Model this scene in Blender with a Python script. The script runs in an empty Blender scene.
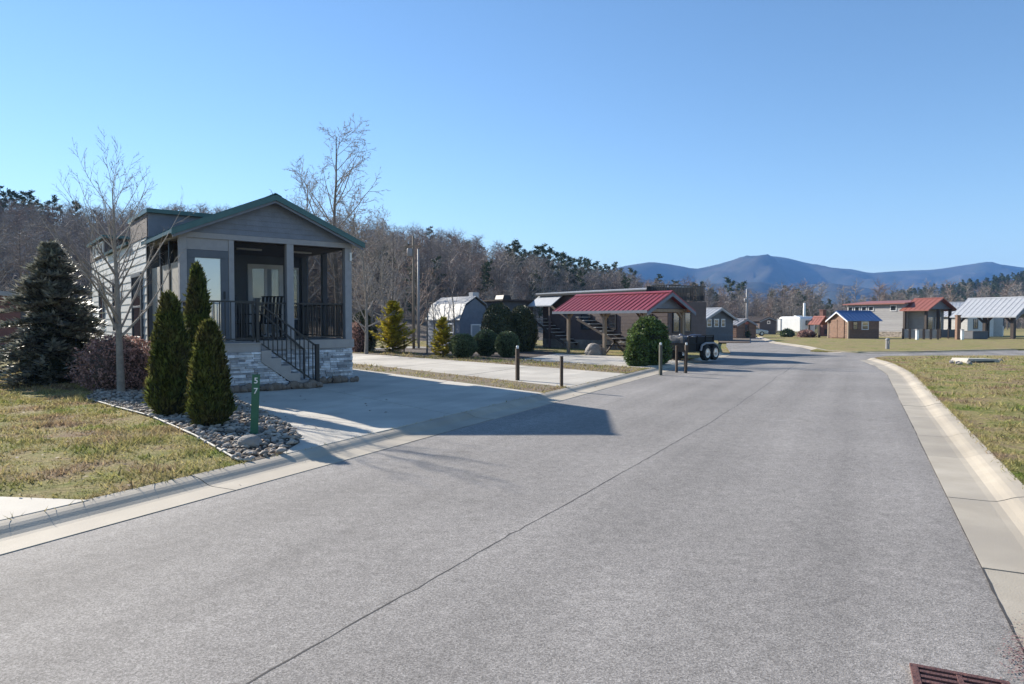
import bpy, bmesh, math, random
import numpy as np
from mathutils import Vector, Matrix, noise as mnoise

R = math.radians
scene = bpy.context.scene
COL = scene.collection
CAMZ, F, PITCH = 1.65, 683.0, math.atan(22/683.0)

# ------------------------------------------------------------------ geometry of the place
def T(y):                                   # the valley floor falls gently away
    return -0.007*min(max(y-22.0, 0.0), 120.0)
LAWN = 0.08
def ray(px, py):
    a, b = (px-512)/F, (342-py)/F
    return (a, math.cos(PITCH)+b*math.sin(PITCH), -math.sin(PITCH)+b*math.cos(PITCH))
def G(px, py, off=LAWN):
    dx, dy, dz = ray(px, py)
    lo, hi = 0.5, 400.0
    for _ in range(60):
        m = (lo+hi)/2
        if CAMZ+dz*m > T(dy*m)+off: lo = m
        else: hi = m
    return Vector((dx*lo, dy*lo, T(dy*lo)+off))
def at(px, py, Y):
    dx, dy, dz = ray(px, py)
    return Vector((dx/dy*Y, Y, CAMZ+dz/dy*Y))
def zat(py, Y): return at(512, py, Y).z
AX = Vector((0.62, -0.785)).normalized()    # direction the lots run, towards the road
ANG = math.atan2(-AX.x, AX.y)               # not used for things turned another way
LOT = math.atan2(0.62, 0.785)               # local x across the lot, local y away from the road

# ------------------------------------------------------------------ mesh helpers
class MB:
    def __init__(self): self.v, self.f, self.mi = [], [], []
    def add(self, vs, fs):
        n = len(self.v); self.v += [tuple(p) for p in vs]; self.f += [tuple(n+i for i in f) for f in fs]; return self
    def box(self, x0, y0, z0, x1, y1, z1):
        return self.add([(x0,y0,z0),(x1,y0,z0),(x1,y1,z0),(x0,y1,z0),(x0,y0,z1),(x1,y0,z1),(x1,y1,z1),(x0,y1,z1)],
            [(0,3,2,1),(4,5,6,7),(0,1,5,4),(1,2,6,5),(2,3,7,6),(3,0,4,7)])
    def cbox(self, c, s, rz=0.0, tilt=0.0):
        m = Matrix.Rotation(rz,3,'Z') @ Matrix.Rotation(tilt,3,'Y')
        vs = []
        for dx,dy,dz in ((-1,-1,-1),(1,-1,-1),(1,1,-1),(-1,1,-1),(-1,-1,1),(1,-1,1),(1,1,1),(-1,1,1)):
            vs.append(Vector(c)+m@Vector((dx*s[0]/2,dy*s[1]/2,dz*s[2]/2)))
        return self.add(vs, [(0,3,2,1),(4,5,6,7),(0,1,5,4),(1,2,6,5),(2,3,7,6),(3,0,4,7)])
    def bar(self, p, q, w, h=None):
        p, q = Vector(p), Vector(q); h = h or w
        d = (q-p).normalized(); up = Vector((0,0,1)) if abs(d.z) < .99 else Vector((0,1,0))
        s = d.cross(up).normalized()*w/2; t = s.cross(d).normalized()*h/2
        vs = [p-s-t,p+s-t,p+s+t,p-s+t,q-s-t,q+s-t,q+s+t,q-s+t]
        return self.add(vs, [(0,1,2,3),(7,6,5,4),(0,4,5,1),(1,5,6,2),(2,6,7,3),(3,7,4,0)])
    def tube(self, pts, rs, n=6, cap=True):
        pts = [Vector(p) for p in pts]; base = len(self.v); up = Vector((0.31,0.87,0.38))
        for i,p in enumerate(pts):
            d = (pts[min(i+1,len(pts)-1)]-pts[max(i-1,0)])
            d = d.normalized() if d.length > 1e-9 else Vector((0,0,1))
            a = d.cross(up)
            if a.length < .05: a = d.cross(Vector((1,0,0)))
            a.normalize(); b = d.cross(a)
            for k in range(n):
                t = 2*math.pi*k/n
                self.v.append(tuple(p+(a*math.cos(t)+b*math.sin(t))*rs[i]))
        for i in range(len(pts)-1):
            for k in range(n):
                k2 = (k+1)%n
                self.f.append((base+i*n+k, base+i*n+k2, base+(i+1)*n+k2, base+(i+1)*n+k))
        if cap and n > 3:
            self.f.append(tuple(base+k for k in reversed(range(n))))
            self.f.append(tuple(base+(len(pts)-1)*n+k for k in range(n)))
        return self
    def prism(self, poly, y0, y1, axis='y'):
        """poly of (x,z) extruded along y (or (y,z) along x)"""
        n = len(poly)
        if axis == 'y':
            vs = [(x,y0,z) for x,z in poly]+[(x,y1,z) for x,z in poly]
        elif axis == 'x':
            vs = [(y0,x,z) for x,z in poly]+[(y1,x,z) for x,z in poly]
        else:
            vs = [(x,z,y0) for x,z in poly]+[(x,z,y1) for x,z in poly]
        return self.add(vs, [tuple(reversed(range(n))), tuple(range(n,2*n))]+[(i,(i+1)%n,n+(i+1)%n,n+i) for i in range(n)])
    def lathe(self, prof, c=(0,0,0), n=16):
        base = len(self.v)
        for r,z in prof:
            for k in range(n):
                t = 2*math.pi*k/n; self.v.append((c[0]+r*math.cos(t), c[1]+r*math.sin(t), c[2]+z))
        for i in range(len(prof)-1):
            for k in range(n):
                k2=(k+1)%n; self.f.append((base+i*n+k,base+i*n+k2,base+(i+1)*n+k2,base+(i+1)*n+k))
        self.f.append(tuple(base+k for k in reversed(range(n)))); self.f.append(tuple(base+(len(prof)-1)*n+k for k in range(n)))
        return self
    def mesh(self, name):
        m = bpy.data.meshes.new(name); m.from_pydata(self.v, [], self.f); m.update(); return m
    def build(self, name, mat, parent=None, smooth=False, bevel=0.0, fixn=True):
        m = self.mesh(name)
        if fixn and len(self.f) < 60000:
            bm = bmesh.new(); bm.from_mesh(m)
            bmesh.ops.recalc_face_normals(bm, faces=bm.faces); bm.to_mesh(m); bm.free()
        if smooth: m.polygons.foreach_set('use_smooth', [True]*len(m.polygons))
        m.materials.append(mat)
        o = bpy.data.objects.new(name, m); COL.objects.link(o)
        if parent: o.parent = parent
        if bevel:
            b = o.modifiers.new('bevel','BEVEL'); b.width = bevel; b.segments = 2; b.limit_method = 'ANGLE'
        return o

def npmesh(name, V, Fc, mat, parent=None, smooth=False, link=True):
    """V (n,3) float, Fc (m,k) int"""
    m = bpy.data.meshes.new(name); V = np.asarray(V, dtype=np.float32); Fc = np.asarray(Fc, dtype=np.int32)
    k = Fc.shape[1]
    m.vertices.add(len(V)); m.vertices.foreach_set('co', V.ravel())
    m.loops.add(Fc.size); m.loops.foreach_set('vertex_index', Fc.ravel())
    m.polygons.add(len(Fc)); m.polygons.foreach_set('loop_start', np.arange(0, Fc.size, k, dtype=np.int32))
    m.update(calc_edges=True); m.materials.append(mat)
    if smooth: m.polygons.foreach_set('use_smooth', [True]*len(m.polygons))
    if not link: return m
    o = bpy.data.objects.new(name, m); COL.objects.link(o)
    if parent: o.parent = parent
    return o

def thing(name, label, cat, loc=(0,0,0), rz=0.0, group=None):
    o = bpy.data.objects.new(name, None); COL.objects.link(o); o.empty_display_size = .2
    o.location = loc; o.rotation_euler = (0,0,rz); o['label'] = label; o['category'] = cat
    if group: o['group'] = group
    return o
def tag(o, label, cat, group=None, kind=None):
    o['label'] = label; o['category'] = cat
    if group: o['group'] = group
    if kind: o['kind'] = kind
    return o
def struct(o, label=None):
    o['kind'] = 'structure'
    if label: o['label'] = label
    return o
def dup(root, loc, rz=0.0, scale=None, label=None, group=None):
    r = root.copy(); COL.objects.link(r); r.location = loc; r.rotation_euler = (0,0,rz)
    if scale: r.scale = scale if hasattr(scale,'__len__') else (scale,)*3
    if label: r['label'] = label
    if group: r['group'] = group
    for ch in root.children:
        c = ch.copy(); COL.objects.link(c); c.parent = r
        for g in ch.children:
            d = g.copy(); COL.objects.link(d); d.parent = c
    return r

# ------------------------------------------------------------------ materials
def S(c):                                    # sRGB 0-255 to linear
    return tuple(((x/255/12.92) if x/255 <= .04045 else ((x/255+.055)/1.055)**2.4) for x in c)
def new_mat(name):
    m = bpy.data.materials.new(name); m.use_nodes = True
    nt = m.node_tree; b = nt.nodes['Principled BSDF']; return m, nt, b
def pm(name, c1, c2=None, scale=3.0, rough=.7, bump=0.0, bscale=40.0, island=0.0, metal=0.0, detail=5, spec=.5, stretch=None, c3=None, s3=.6, sheen=None, trans=0.0):
    """procedural paint: two-tone noise, per-piece tone, fine bump"""
    m, nt, b = new_mat(name); N = nt.nodes; L = nt.links
    tc = N.new('ShaderNodeTexCoord'); src = tc.outputs['Object']
    if stretch:
        mp = N.new('ShaderNodeMapping'); mp.inputs['Scale'].default_value = stretch; L.new(src, mp.inputs[0]); src = mp.outputs[0]
    c2 = c2 or tuple(x*.8 for x in c1)
    n = N.new('ShaderNodeTexNoise'); n.inputs['Scale'].default_value = scale; n.inputs['Detail'].default_value = detail; n.inputs['Roughness'].default_value = .6
    L.new(src, n.inputs['Vector'])
    r = N.new('ShaderNodeValToRGB'); r.color_ramp.elements[0].position = .35; r.color_ramp.elements[1].position = .65
    r.color_ramp.elements[0].color = (*c1,1); r.color_ramp.elements[1].color = (*c2,1); L.new(n.outputs['Fac'], r.inputs[0])
    col = r.outputs[0]
    if c3:
        n3 = N.new('ShaderNodeTexNoise'); n3.inputs['Scale'].default_value = s3; n3.inputs['Detail'].default_value = 4; L.new(src, n3.inputs['Vector'])
        r3 = N.new('ShaderNodeValToRGB'); r3.color_ramp.elements[0].position = .45; r3.color_ramp.elements[1].position = .65; L.new(n3.outputs['Fac'], r3.inputs[0])
        mx = N.new('ShaderNodeMix'); mx.data_type='RGBA'; L.new(r3.outputs[0], mx.inputs[0]); L.new(col, mx.inputs[6]); mx.inputs[7].default_value = (*c3,1); col = mx.outputs[2]
    if island:
        g = N.new('ShaderNodeNewGeometry'); mr = N.new('ShaderNodeMapRange'); mr.inputs[3].default_value = 1-island; mr.inputs[4].default_value = 1+island
        L.new(g.outputs['Random Per Island'], mr.inputs[0])
        h = N.new('ShaderNodeHueSaturation'); L.new(mr.outputs[0], h.inputs['Value']); L.new(col, h.inputs['Color']); col = h.outputs[0]
    L.new(col, b.inputs['Base Color'])
    b.inputs['Roughness'].default_value = rough; b.inputs['Metallic'].default_value = metal
    b.inputs['Specular IOR Level'].default_value = spec
    if bump:
        nb = N.new('ShaderNodeTexNoise'); nb.inputs['Scale'].default_value = bscale; nb.inputs['Detail'].default_value = 6; L.new(src, nb.inputs['Vector'])
        bp = N.new('ShaderNodeBump'); bp.inputs['Strength'].default_value = bump; bp.inputs['Distance'].default_value = .02
        L.new(nb.outputs['Fac'], bp.inputs['Height']); L.new(bp.outputs[0], b.inputs['Normal'])
    if trans:
        out = N['Material Output']; tl = N.new('ShaderNodeBsdfTranslucent'); L.new(col, tl.inputs[0])
        ms = N.new('ShaderNodeMixShader'); ms.inputs[0].default_value = trans
        L.new(b.outputs[0], ms.inputs[1]); L.new(tl.outputs[0], ms.inputs[2]); L.new(ms.outputs[0], out.inputs['Surface'])
    return m

def asphalt_mat(name, base):
    m, nt, b = new_mat(name); N, L = nt.nodes, nt.links
    tc = N.new('ShaderNodeTexCoord')
    def nz(s, d=4, ro=.6):
        n = N.new('ShaderNodeTexNoise'); n.inputs['Scale'].default_value = s; n.inputs['Detail'].default_value = d; n.inputs['Roughness'].default_value = ro
        L.new(tc.outputs['Object'], n.inputs['Vector']); return n
    vor = N.new('ShaderNodeTexVoronoi'); vor.inputs['Scale'].default_value = 120; vor.inputs['Randomness'].default_value=1; L.new(tc.outputs['Object'], vor.inputs['Vector'])
    ramp = N.new('ShaderNodeValToRGB'); e = ramp.color_ramp.elements
    e[0].position=.0; e[0].color=(*[x*.66 for x in base],1); e[1].position=1; e[1].color=(*[x*1.38 for x in base],1)
    sep = N.new('ShaderNodeSeparateColor'); L.new(vor.outputs['Color'], sep.inputs[0]); L.new(sep.outputs[0], ramp.inputs[0])
    big = nz(.35, 5); r2 = N.new('ShaderNodeMapRange'); r2.inputs[1].default_value=.3; r2.inputs[2].default_value=.7; r2.inputs[3].default_value=.86; r2.inputs[4].default_value=1.14
    L.new(big.outputs['Fac'], r2.inputs[0])
    mid = nz(9, 6, .75); r3 = N.new('ShaderNodeMapRange'); r3.inputs[1].default_value=.3; r3.inputs[2].default_value=.7; r3.inputs[3].default_value=.8; r3.inputs[4].default_value=1.2
    L.new(mid.outputs['Fac'], r3.inputs[0])
    # tyre-polished lanes along the road
    mp = N.new('ShaderNodeMapping'); mp.vector_type='TEXTURE'; mp.inputs['Rotation'].default_value=(0,0,math.atan2(.892,.452)); mp.inputs['Scale'].default_value=(30,1.3,1)
    L.new(tc.outputs['Object'], mp.inputs[0]); ln = N.new('ShaderNodeTexNoise'); ln.inputs['Scale'].default_value=1.6; ln.inputs['Detail'].default_value=4; L.new(mp.outputs[0], ln.inputs['Vector'])
    r4 = N.new('ShaderNodeMapRange'); r4.inputs[1].default_value=.3; r4.inputs[2].default_value=.7; r4.inputs[3].default_value=.82; r4.inputs[4].default_value=1.15; L.new(ln.outputs['Fac'], r4.inputs[0])
    q = N.new('ShaderNodeMath'); q.operation='MULTIPLY'; L.new(r2.outputs[0], q.inputs[0]); L.new(r3.outputs[0], q.inputs[1])
    q2 = N.new('ShaderNodeMath'); q2.operation='MULTIPLY'; L.new(q.outputs[0], q2.inputs[0]); L.new(r4.outputs[0], q2.inputs[1])
    sp = nz(85, 4, .9); rs = N.new('ShaderNodeMapRange'); rs.inputs[1].default_value=.36; rs.inputs[2].default_value=.56; rs.inputs[3].default_value=.5; rs.inputs[4].default_value=1.08; L.new(sp.outputs['Fac'], rs.inputs[0])
    st = nz(1.1, 5, .55); rt = N.new('ShaderNodeMapRange'); rt.inputs[1].default_value=.62; rt.inputs[2].default_value=.72; rt.inputs[3].default_value=1; rt.inputs[4].default_value=.84; L.new(st.outputs['Fac'], rt.inputs[0])
    q3 = N.new('ShaderNodeMath'); q3.operation='MULTIPLY'; L.new(q2.outputs[0], q3.inputs[0]); L.new(rs.outputs[0], q3.inputs[1]); q4 = N.new('ShaderNodeMath'); q4.operation='MULTIPLY'; L.new(q3.outputs[0], q4.inputs[0]); L.new(rt.outputs[0], q4.inputs[1]); q2 = q4
    h = N.new('ShaderNodeHueSaturation'); L.new(ramp.outputs[0], h.inputs['Color']); L.new(q2.outputs[0], h.inputs['Value']); L.new(h.outputs[0], b.inputs['Base Color'])
    bp = N.new('ShaderNodeBump'); bp.inputs['Strength'].default_value=.35; bp.inputs['Distance'].default_value=.004
    L.new(vor.outputs['Distance'], bp.inputs['Height']); L.new(bp.outputs[0], b.inputs['Normal'])
    b.inputs['Roughness'].default_value=.85; b.inputs['Specular IOR Level'].default_value=.3
    return m

def lawn_mat(name):
    m, nt, b = new_mat(name); N, L = nt.nodes, nt.links
    tc = N.new('ShaderNodeTexCoord')
    def nz(s, d=5, ro=.6):
        n = N.new('ShaderNodeTexNoise'); n.inputs['Scale'].default_value = s; n.inputs['Detail'].default_value = d; n.inputs['Roughness'].default_value = ro
        L.new(tc.outputs['Object'], n.inputs['Vector']); return n
    a = nz(.8, 8, .72); r = N.new('ShaderNodeValToRGB'); cr = r.color_ramp
    cr.elements[0].position=.40; cr.elements[0].color=(.27,.195,.125,1); cr.elements[1].position=.64; cr.elements[1].color=(.14,.18,.04,1)
    e = cr.elements.new(.5); e.color=(.32,.27,.12,1); L.new(a.outputs['Fac'], r.inputs[0])
    f = nz(14, 8, .8); r2 = N.new('ShaderNodeMapRange'); r2.inputs[1].default_value=.3; r2.inputs[2].default_value=.7; r2.inputs[3].default_value=.35; r2.inputs[4].default_value=1.55  # gaps between grass clumps: their shade put into the colour
    L.new(f.outputs['Fac'], r2.inputs[0])
    h = N.new('ShaderNodeHueSaturation'); L.new(r.outputs[0], h.inputs['Color']); L.new(r2.outputs[0], h.inputs['Value']); L.new(h.outputs[0], b.inputs['Base Color'])
    bp = N.new('ShaderNodeBump'); bp.inputs['Strength'].default_value=.9; bp.inputs['Distance'].default_value=.05; L.new(f.outputs['Fac'], bp.inputs['Height']); L.new(bp.outputs[0], b.inputs['Normal'])
    b.inputs['Roughness'].default_value=.95; b.inputs['Specular IOR Level'].default_value=.1
    return m
def blade_mat(name):
    m = lawn_mat(name); nt = m.node_tree; N, L = nt.nodes, nt.links; b = N['Principled BSDF']
    for l in list(b.inputs['Normal'].links): L.remove(l)
    src = b.inputs['Base Color'].links[0].from_socket
    g = N.new('ShaderNodeNewGeometry'); mr = N.new('ShaderNodeMapRange'); mr.inputs[3].default_value=.75; mr.inputs[4].default_value=1.75; L.new(g.outputs['Random Per Island'], mr.inputs[0])
    h = N.new('ShaderNodeHueSaturation'); L.new(mr.outputs[0], h.inputs['Value']); L.new(src, h.inputs['Color']); L.new(h.outputs[0], b.inputs['Base Color'])
    tl = N.new('ShaderNodeBsdfTranslucent'); L.new(h.outputs[0], tl.inputs[0]); ms = N.new('ShaderNodeMixShader'); ms.inputs[0].default_value=.35
    L.new(b.outputs[0], ms.inputs[1]); L.new(tl.outputs[0], ms.inputs[2]); L.new(ms.outputs[0], N['Material Output'].inputs['Surface'])
    return m
def glass_mat(name, col=(.03,.035,.04), rough=.06):
    m, nt, b = new_mat(name); b.inputs['Base Color'].default_value=(*col,1); b.inputs['Roughness'].default_value=rough
    b.inputs['Specular IOR Level'].default_value=1.0; b.inputs['IOR'].default_value=1.8
    return m
def screen_mat(name, k, col=(.02,.022,.025)):
    m, nt, b = new_mat(name); N, L = nt.nodes, nt.links; b.inputs['Base Color'].default_value=(*col,1); b.inputs['Roughness'].default_value=.8
    t = N.new('ShaderNodeBsdfTransparent'); ms = N.new('ShaderNodeMixShader'); ms.inputs[0].default_value=k
    L.new(t.outputs[0], ms.inputs[1]); L.new(b.outputs[0], ms.inputs[2]); L.new(ms.outputs[0], N['Material Output'].inputs['Surface']); return m

M = dict(
 asphalt=asphalt_mat('asphalt', (.262,.243,.226)), lawn=lawn_mat('lawn'), blade=blade_mat('grass_blade'),
 concrete=pm('concrete', (.53,.49,.42), (.44,.40,.34), 1.3, .85, .12, 60, island=.07, detail=8, c3=(.36,.33,.285), s3=.35),
 curb=pm('curb_concrete', (.43,.38,.305), (.35,.305,.24), 1.6, .85, .12, 70, island=.10, detail=9, c3=(.33,.29,.235), s3=.9),
 seam=pm('crack_fill', (.055,.05,.048), rough=.9), rust=pm('rusty_iron', (.13,.055,.045), (.09,.04,.035), 12, .7, .5),
 black=pm('black_metal', (.012,.013,.016), rough=.45), redpaint=pm('red_marking', (.28,.12,.11),(.26,.20,.18), 30),
 graypaint=pm('grey_paint', (.29,.285,.295), (.25,.245,.255), 6, .6), graysid=pm('grey_siding', (.33,.32,.32), (.27,.26,.26), 3, .65, .3, 30, island=.08, stretch=(.6,.6,8)),
 tan=pm('taupe_trim', (.36,.33,.31), (.31,.285,.27), 5, .65, .15), white=pm('white_siding', (.60,.59,.56), (.52,.51,.49), 4, .6, .1, island=.03),
 teal=pm('teal_metal', (.028,.09,.095), (.022,.075,.08), 4, .35, metal=.15), dkframe=pm('slate_frame', (.085,.10,.125), rough=.5),
 stone=pm('ledge_stone', (.58,.59,.61), (.36,.37,.40), 7, .85, .8, 30, island=.5), brown=pm('brown_stain', (.12,.085,.078), (.095,.068,.062), 4, .7, .3, island=.1),
 darkceil=pm('dark_ceiling', (.045,.03,.025), rough=.8), beige=pm('beige_panel', (.42,.39,.34), rough=.8), whitedoor=pm('white_door', (.84,.85,.86), rough=.5),
 glass=glass_mat('window_glass'), glass_sky=glass_mat('sky_pale_glass', (.36,.40,.45), .04), screen=screen_mat('insect_screen', .2), lampw=pm('lamp_white', (.8,.8,.78), rough=.4),  # pale panes: reflected sky put into their base colour
 redroof=pm('red_metal', (.29,.05,.06), (.235,.042,.052), 3, .4, metal=.1), brick=pm('terracotta_metal', (.30,.105,.075), (.25,.085,.06), 3, .5),
 whiteroof=pm('pale_metal', (.44,.45,.47), (.37,.385,.41), 3, .55, metal=.05), blueroof=pm('blue_metal', (.085,.16,.34), (.07,.135,.29), 3, .3, metal=.3),
 dkwood=pm('dark_wood', (.065,.045,.035), (.04,.03,.025), 5, .75, .3, island=.2), lwood=pm('weathered_wood', (.28,.21,.15), (.20,.15,.11), 6, .8, .3, island=.15, stretch=(1,1,.2)),
 cedar=pm('cedar_wood', (.22,.12,.075), (.15,.085,.055), 5, .75, .3, island=.18), slate=pm('slate_siding', (.10,.105,.12), (.08,.085,.095), 4, .7, .2, island=.08),
 bluegrey=pm('blue_grey_siding', (.17,.19,.23), (.14,.155,.19), 4, .7, .2, island=.06),
 barkp=pm('pale_bark', (.30,.265,.225), (.20,.175,.15), 9, .85, .5, 40), bark=pm('grey_bark', (.185,.155,.13), (.12,.10,.085), 6, .9, .4),
 twig=pm('twig_bark', (.34,.295,.265), (.23,.205,.19), .25, .9, island=.35), twigr=pm('reddish_twig', (.31,.225,.185), (.22,.17,.15), .25, .9, island=.35), twigp=pm('pale_twig', (.34,.295,.255), (.23,.20,.175), .4, .9, island=.3),
 arbor=pm('arborvitae_leaf', (.055,.078,.02), (.115,.125,.03), 4.5, .65, island=.65, trans=.4, spec=.25, c3=(.11,.095,.035), s3=2.6), fir=pm('fir_needle', (.17,.19,.15), (.29,.28,.25), 3, .5, island=.7, trans=.25, spec=.45),
 box=pm('boxwood_leaf', (.085,.12,.055), (.13,.165,.08), 5, .5, island=.5, trans=.25), holly=pm('holly_leaf', (.075,.12,.03), (.13,.18,.05), 3, .4, island=.5, trans=.25),
 gold=pm('golden_needle', (.50,.40,.04), (.36,.33,.05), 3, .6, island=.4, trans=.45, spec=.2), pine=pm('pine_needle', (.04,.068,.028), (.07,.10,.04), .3, .7, island=.5), dkshrub=pm('dark_shrub_leaf', (.04,.055,.022), (.075,.085,.035), 2, .6, island=.5),
 dry=pm('dry_leaf', (.36,.21,.18), (.25,.16,.14), 5, .6, island=.6, trans=.3), drygrass=pm('dormant_grass', (.20,.15,.095), (.12,.105,.05), 5, .95, .8, 40, detail=8, c3=(.15,.10,.07), s3=1.4),
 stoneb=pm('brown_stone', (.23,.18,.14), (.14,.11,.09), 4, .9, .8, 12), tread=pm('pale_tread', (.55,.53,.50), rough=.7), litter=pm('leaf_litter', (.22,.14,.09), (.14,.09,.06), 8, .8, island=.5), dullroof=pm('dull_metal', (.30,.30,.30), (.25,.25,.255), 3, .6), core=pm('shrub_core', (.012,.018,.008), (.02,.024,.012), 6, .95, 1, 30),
 rock=pm('river_rock', (.40,.34,.28), (.24,.205,.17), 5, .8, .4, 20, island=.5), boulder=pm('boulder_stone', (.27,.25,.23), (.17,.155,.145), 2.5, .9, 1, 8, c3=(.34,.30,.26), s3=1.5),
 mulch=pm('mulch', (.07,.05,.038), (.11,.085,.065), 9, .95, 1, 30), hill=pm('hill_ground', (.13,.09,.065), (.09,.07,.05), .05, .95), edging=pm('edging_plastic', (.38,.36,.32), rough=.7),
 green=pm('green_paint', (.02,.115,.06), (.017,.095,.05), 5, .55), wht=pm('white_paint', (.8,.8,.8), rough=.5), postg=pm('greyed_post', (.085,.09,.07), (.06,.06,.05), 7, .8, .4), postb=pm('brown_post', (.07,.045,.03), (.045,.03,.02), 7, .8, .4),
 rubber=pm('rubber', (.015,.015,.015), rough=.85), chrome=pm('bright_metal', (.55,.56,.57), rough=.3, metal=.9), bluetarp=pm('blue_tarp', (.03,.05,.13), (.05,.06,.09), 6, .5, .6, 6),
 silver=pm('silver_paint', (.5,.52,.54), rough=.3, metal=.5), rvwhite=pm('rv_white', (.8,.8,.79), (.74,.74,.73), 2, .35), greywrap=pm('grey_tarp', (.16,.15,.145), (.10,.095,.09), 3, .8, 1, 5),
 brickm=pm('red_brick', (.21,.095,.075), (.15,.07,.06), 12, .9, .6, 20), mount=pm('mountain_wood', (.095,.085,.07), (.05,.058,.045), .012, 1.0, detail=9, spec=0), greenhill=pm('green_hill', (.05,.07,.035),(.08,.07,.04), .03, 1),
)
# ------------------------------------------------------------------ camera, light, air
cam = bpy.data.cameras.new('camera'); camo = bpy.data.objects.new('camera', cam); COL.objects.link(camo)
camo.location = (0,0,CAMZ); camo.rotation_euler = (math.pi/2-PITCH, 0, 0)
cam.sensor_width = 36; cam.lens = 36*F/1024; cam.clip_start = .05; cam.clip_end = 20000
scene.camera = camo
SUN_D = Vector((0.743,-0.669)); SUN_EL = 26.0            # ground direction the light travels
SUN_D.normalize()
w = bpy.data.worlds.new('World'); scene.world = w; w.use_nodes = True; nt = w.node_tree
sky = nt.nodes.new('ShaderNodeTexSky'); sky.sky_type = 'NISHITA'; sky.sun_disc = False
sky.sun_elevation = R(SUN_EL); src = -SUN_D
sky.sun_rotation = math.atan2(src.x, src.y); sky.air_density = 1.0; sky.dust_density = 0.0; sky.ozone_density = 2.2; sky.altitude = 300
bg = nt.nodes['Background']; hs = nt.nodes.new('ShaderNodeHueSaturation'); hs.inputs['Saturation'].default_value = 1.10; nt.links.new(sky.outputs[0], hs.inputs['Color']); nt.links.new(hs.outputs[0], bg.inputs[0]); bg.inputs[1].default_value = .085
sl = bpy.data.lights.new('sun','SUN'); sl.energy = 5.0; sl.angle = R(.5); sl.color = (1,.93,.82)
so = bpy.data.objects.new('sun', sl); COL.objects.link(so)
d = Vector((SUN_D.x*math.cos(R(SUN_EL)), SUN_D.y*math.cos(R(SUN_EL)), -math.sin(R(SUN_EL))))
so.rotation_euler = d.to_track_quat('-Z','Y').to_euler(); so.location = (-20,20,15)
scene.view_settings.view_transform = 'Standard'; scene.view_settings.look = 'None'; scene.view_settings.exposure = 1.10; scene.view_settings.gamma = 1
scene.cycles.max_bounces = 6; scene.cycles.volume_bounces = 0; scene.cycles.transparent_max_bounces = 12; scene.cycles.use_denoising = True
scene.cycles.use_fast_gi = False

# ------------------------------------------------------------------ ground
def poly_sheet(name, pts, off, mat, thick=0.0):
    bm = bmesh.new(); vs = [bm.verts.new((p[0],p[1],0)) for p in pts]; f = bm.faces.new(vs)
    if f.normal.z < 0: f.normal_flip()
    for yy in (22.0, 142.0):
        bmesh.ops.bisect_plane(bm, geom=bm.verts[:]+bm.edges[:]+bm.faces[:], plane_co=(0,yy,0), plane_no=(0,1,0))
    bmesh.ops.triangulate(bm, faces=bm.faces[:])
    bmesh.ops.recalc_face_normals(bm, faces=bm.faces)
    if bm.faces[:] and sum(f.normal.z for f in bm.faces) < 0: bmesh.ops.reverse_faces(bm, faces=bm.faces)
    for v in bm.verts: v.co.z = T(v.co.y)+off
    if thick:
        ed = [e for e in bm.edges if e.is_boundary]
        r = bmesh.ops.extrude_edge_only(bm, edges=ed)
        for e in r['geom']:
            if isinstance(e, bmesh.types.BMVert): e.co.z -= thick
    m = bpy.data.meshes.new(name); bm.to_mesh(m); bm.free(); m.materials.append(mat)
    o = bpy.data.objects.new(name, m); COL.objects.link(o); return o
def offset_line(pts, d):                     # + = to the right of travel
    out = []
    for i,p in enumerate(pts):
        a = Vector(pts[max(i-1,0)]); b = Vector(pts[min(i+1,len(pts)-1)]); t = (b-a).normalized()
        out.append((p[0]+t.y*d, p[1]-t.x*d))
    return out
def dense(pts, step):
    out = []
    for a,b in zip(pts, pts[1:]):
        a,b = Vector(a),Vector(b); n = max(1,int((b-a).length/step))
        out += [tuple(a+(b-a)*i/n) for i in range(n)]
    out.append(tuple(pts[-1])); return out

LE = [(-13.0,-14.0), (-3.58,4.775), (10.18,32.2), (11.3,35.2), (12.7,40.0), (14.9,47.5), (17.6,56.0), (25.0,82.0), (34,112)]
RE = [(-6.2,-14.0), (2.66,3.555), (11.3,20.5), (13.3,25.0), (15.0,29.6)]
RF = [(16.9,37.4), (18.0,41.0), (19.3,45.5), (21.4,56.5), (29.5,82.0), (38,112)]
gr = poly_sheet('ground', [(-3400,-300),(3400,-300),(3400,3400),(-3400,3400)], -.06, M['lawn']); struct(gr)
rd = poly_sheet('road', LE+RF[::-1]+[(16.6,33.5)]+RE[::-1], 0.0, M['asphalt']); struct(rd)
CN = [(13.6,28.5),(16.3,29.5),(18.9,30.4),(23,30.9),(40,31.8),(90,37)]     # near edge of side road
CF = [(90,45),(40,41.2),(29.5,39.6),(21,35.8),(18.2,35.6),(16.6,37.6)]
cr_ = poly_sheet('side_road', [(11.5,31.0)]+CN+CF+[(12.5,37.5)], .004, M['asphalt']); struct(cr_)
LB = offset_line(LE, -.61); RB = offset_line(RE, .63)
struct(poly_sheet('lawn', LB+[(34,142),(-900,142),(-900,-14)], LAWN, M['lawn'], .3))
struct(poly_sheet('lawn', RB+[(17.0,31.0),(19,31.4),(23,31.6),(40,32.5),(90,37.5),(400,40),(400,-14)], LAWN, M['lawn'], .3))
RFB = offset_line(RF,.3)
struct(poly_sheet('lawn', [(x,y+.35) for x,y in CF]+RFB[1:]+[(39,142),(900,142),(900,60)], LAWN, M['lawn'], .3))

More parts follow.
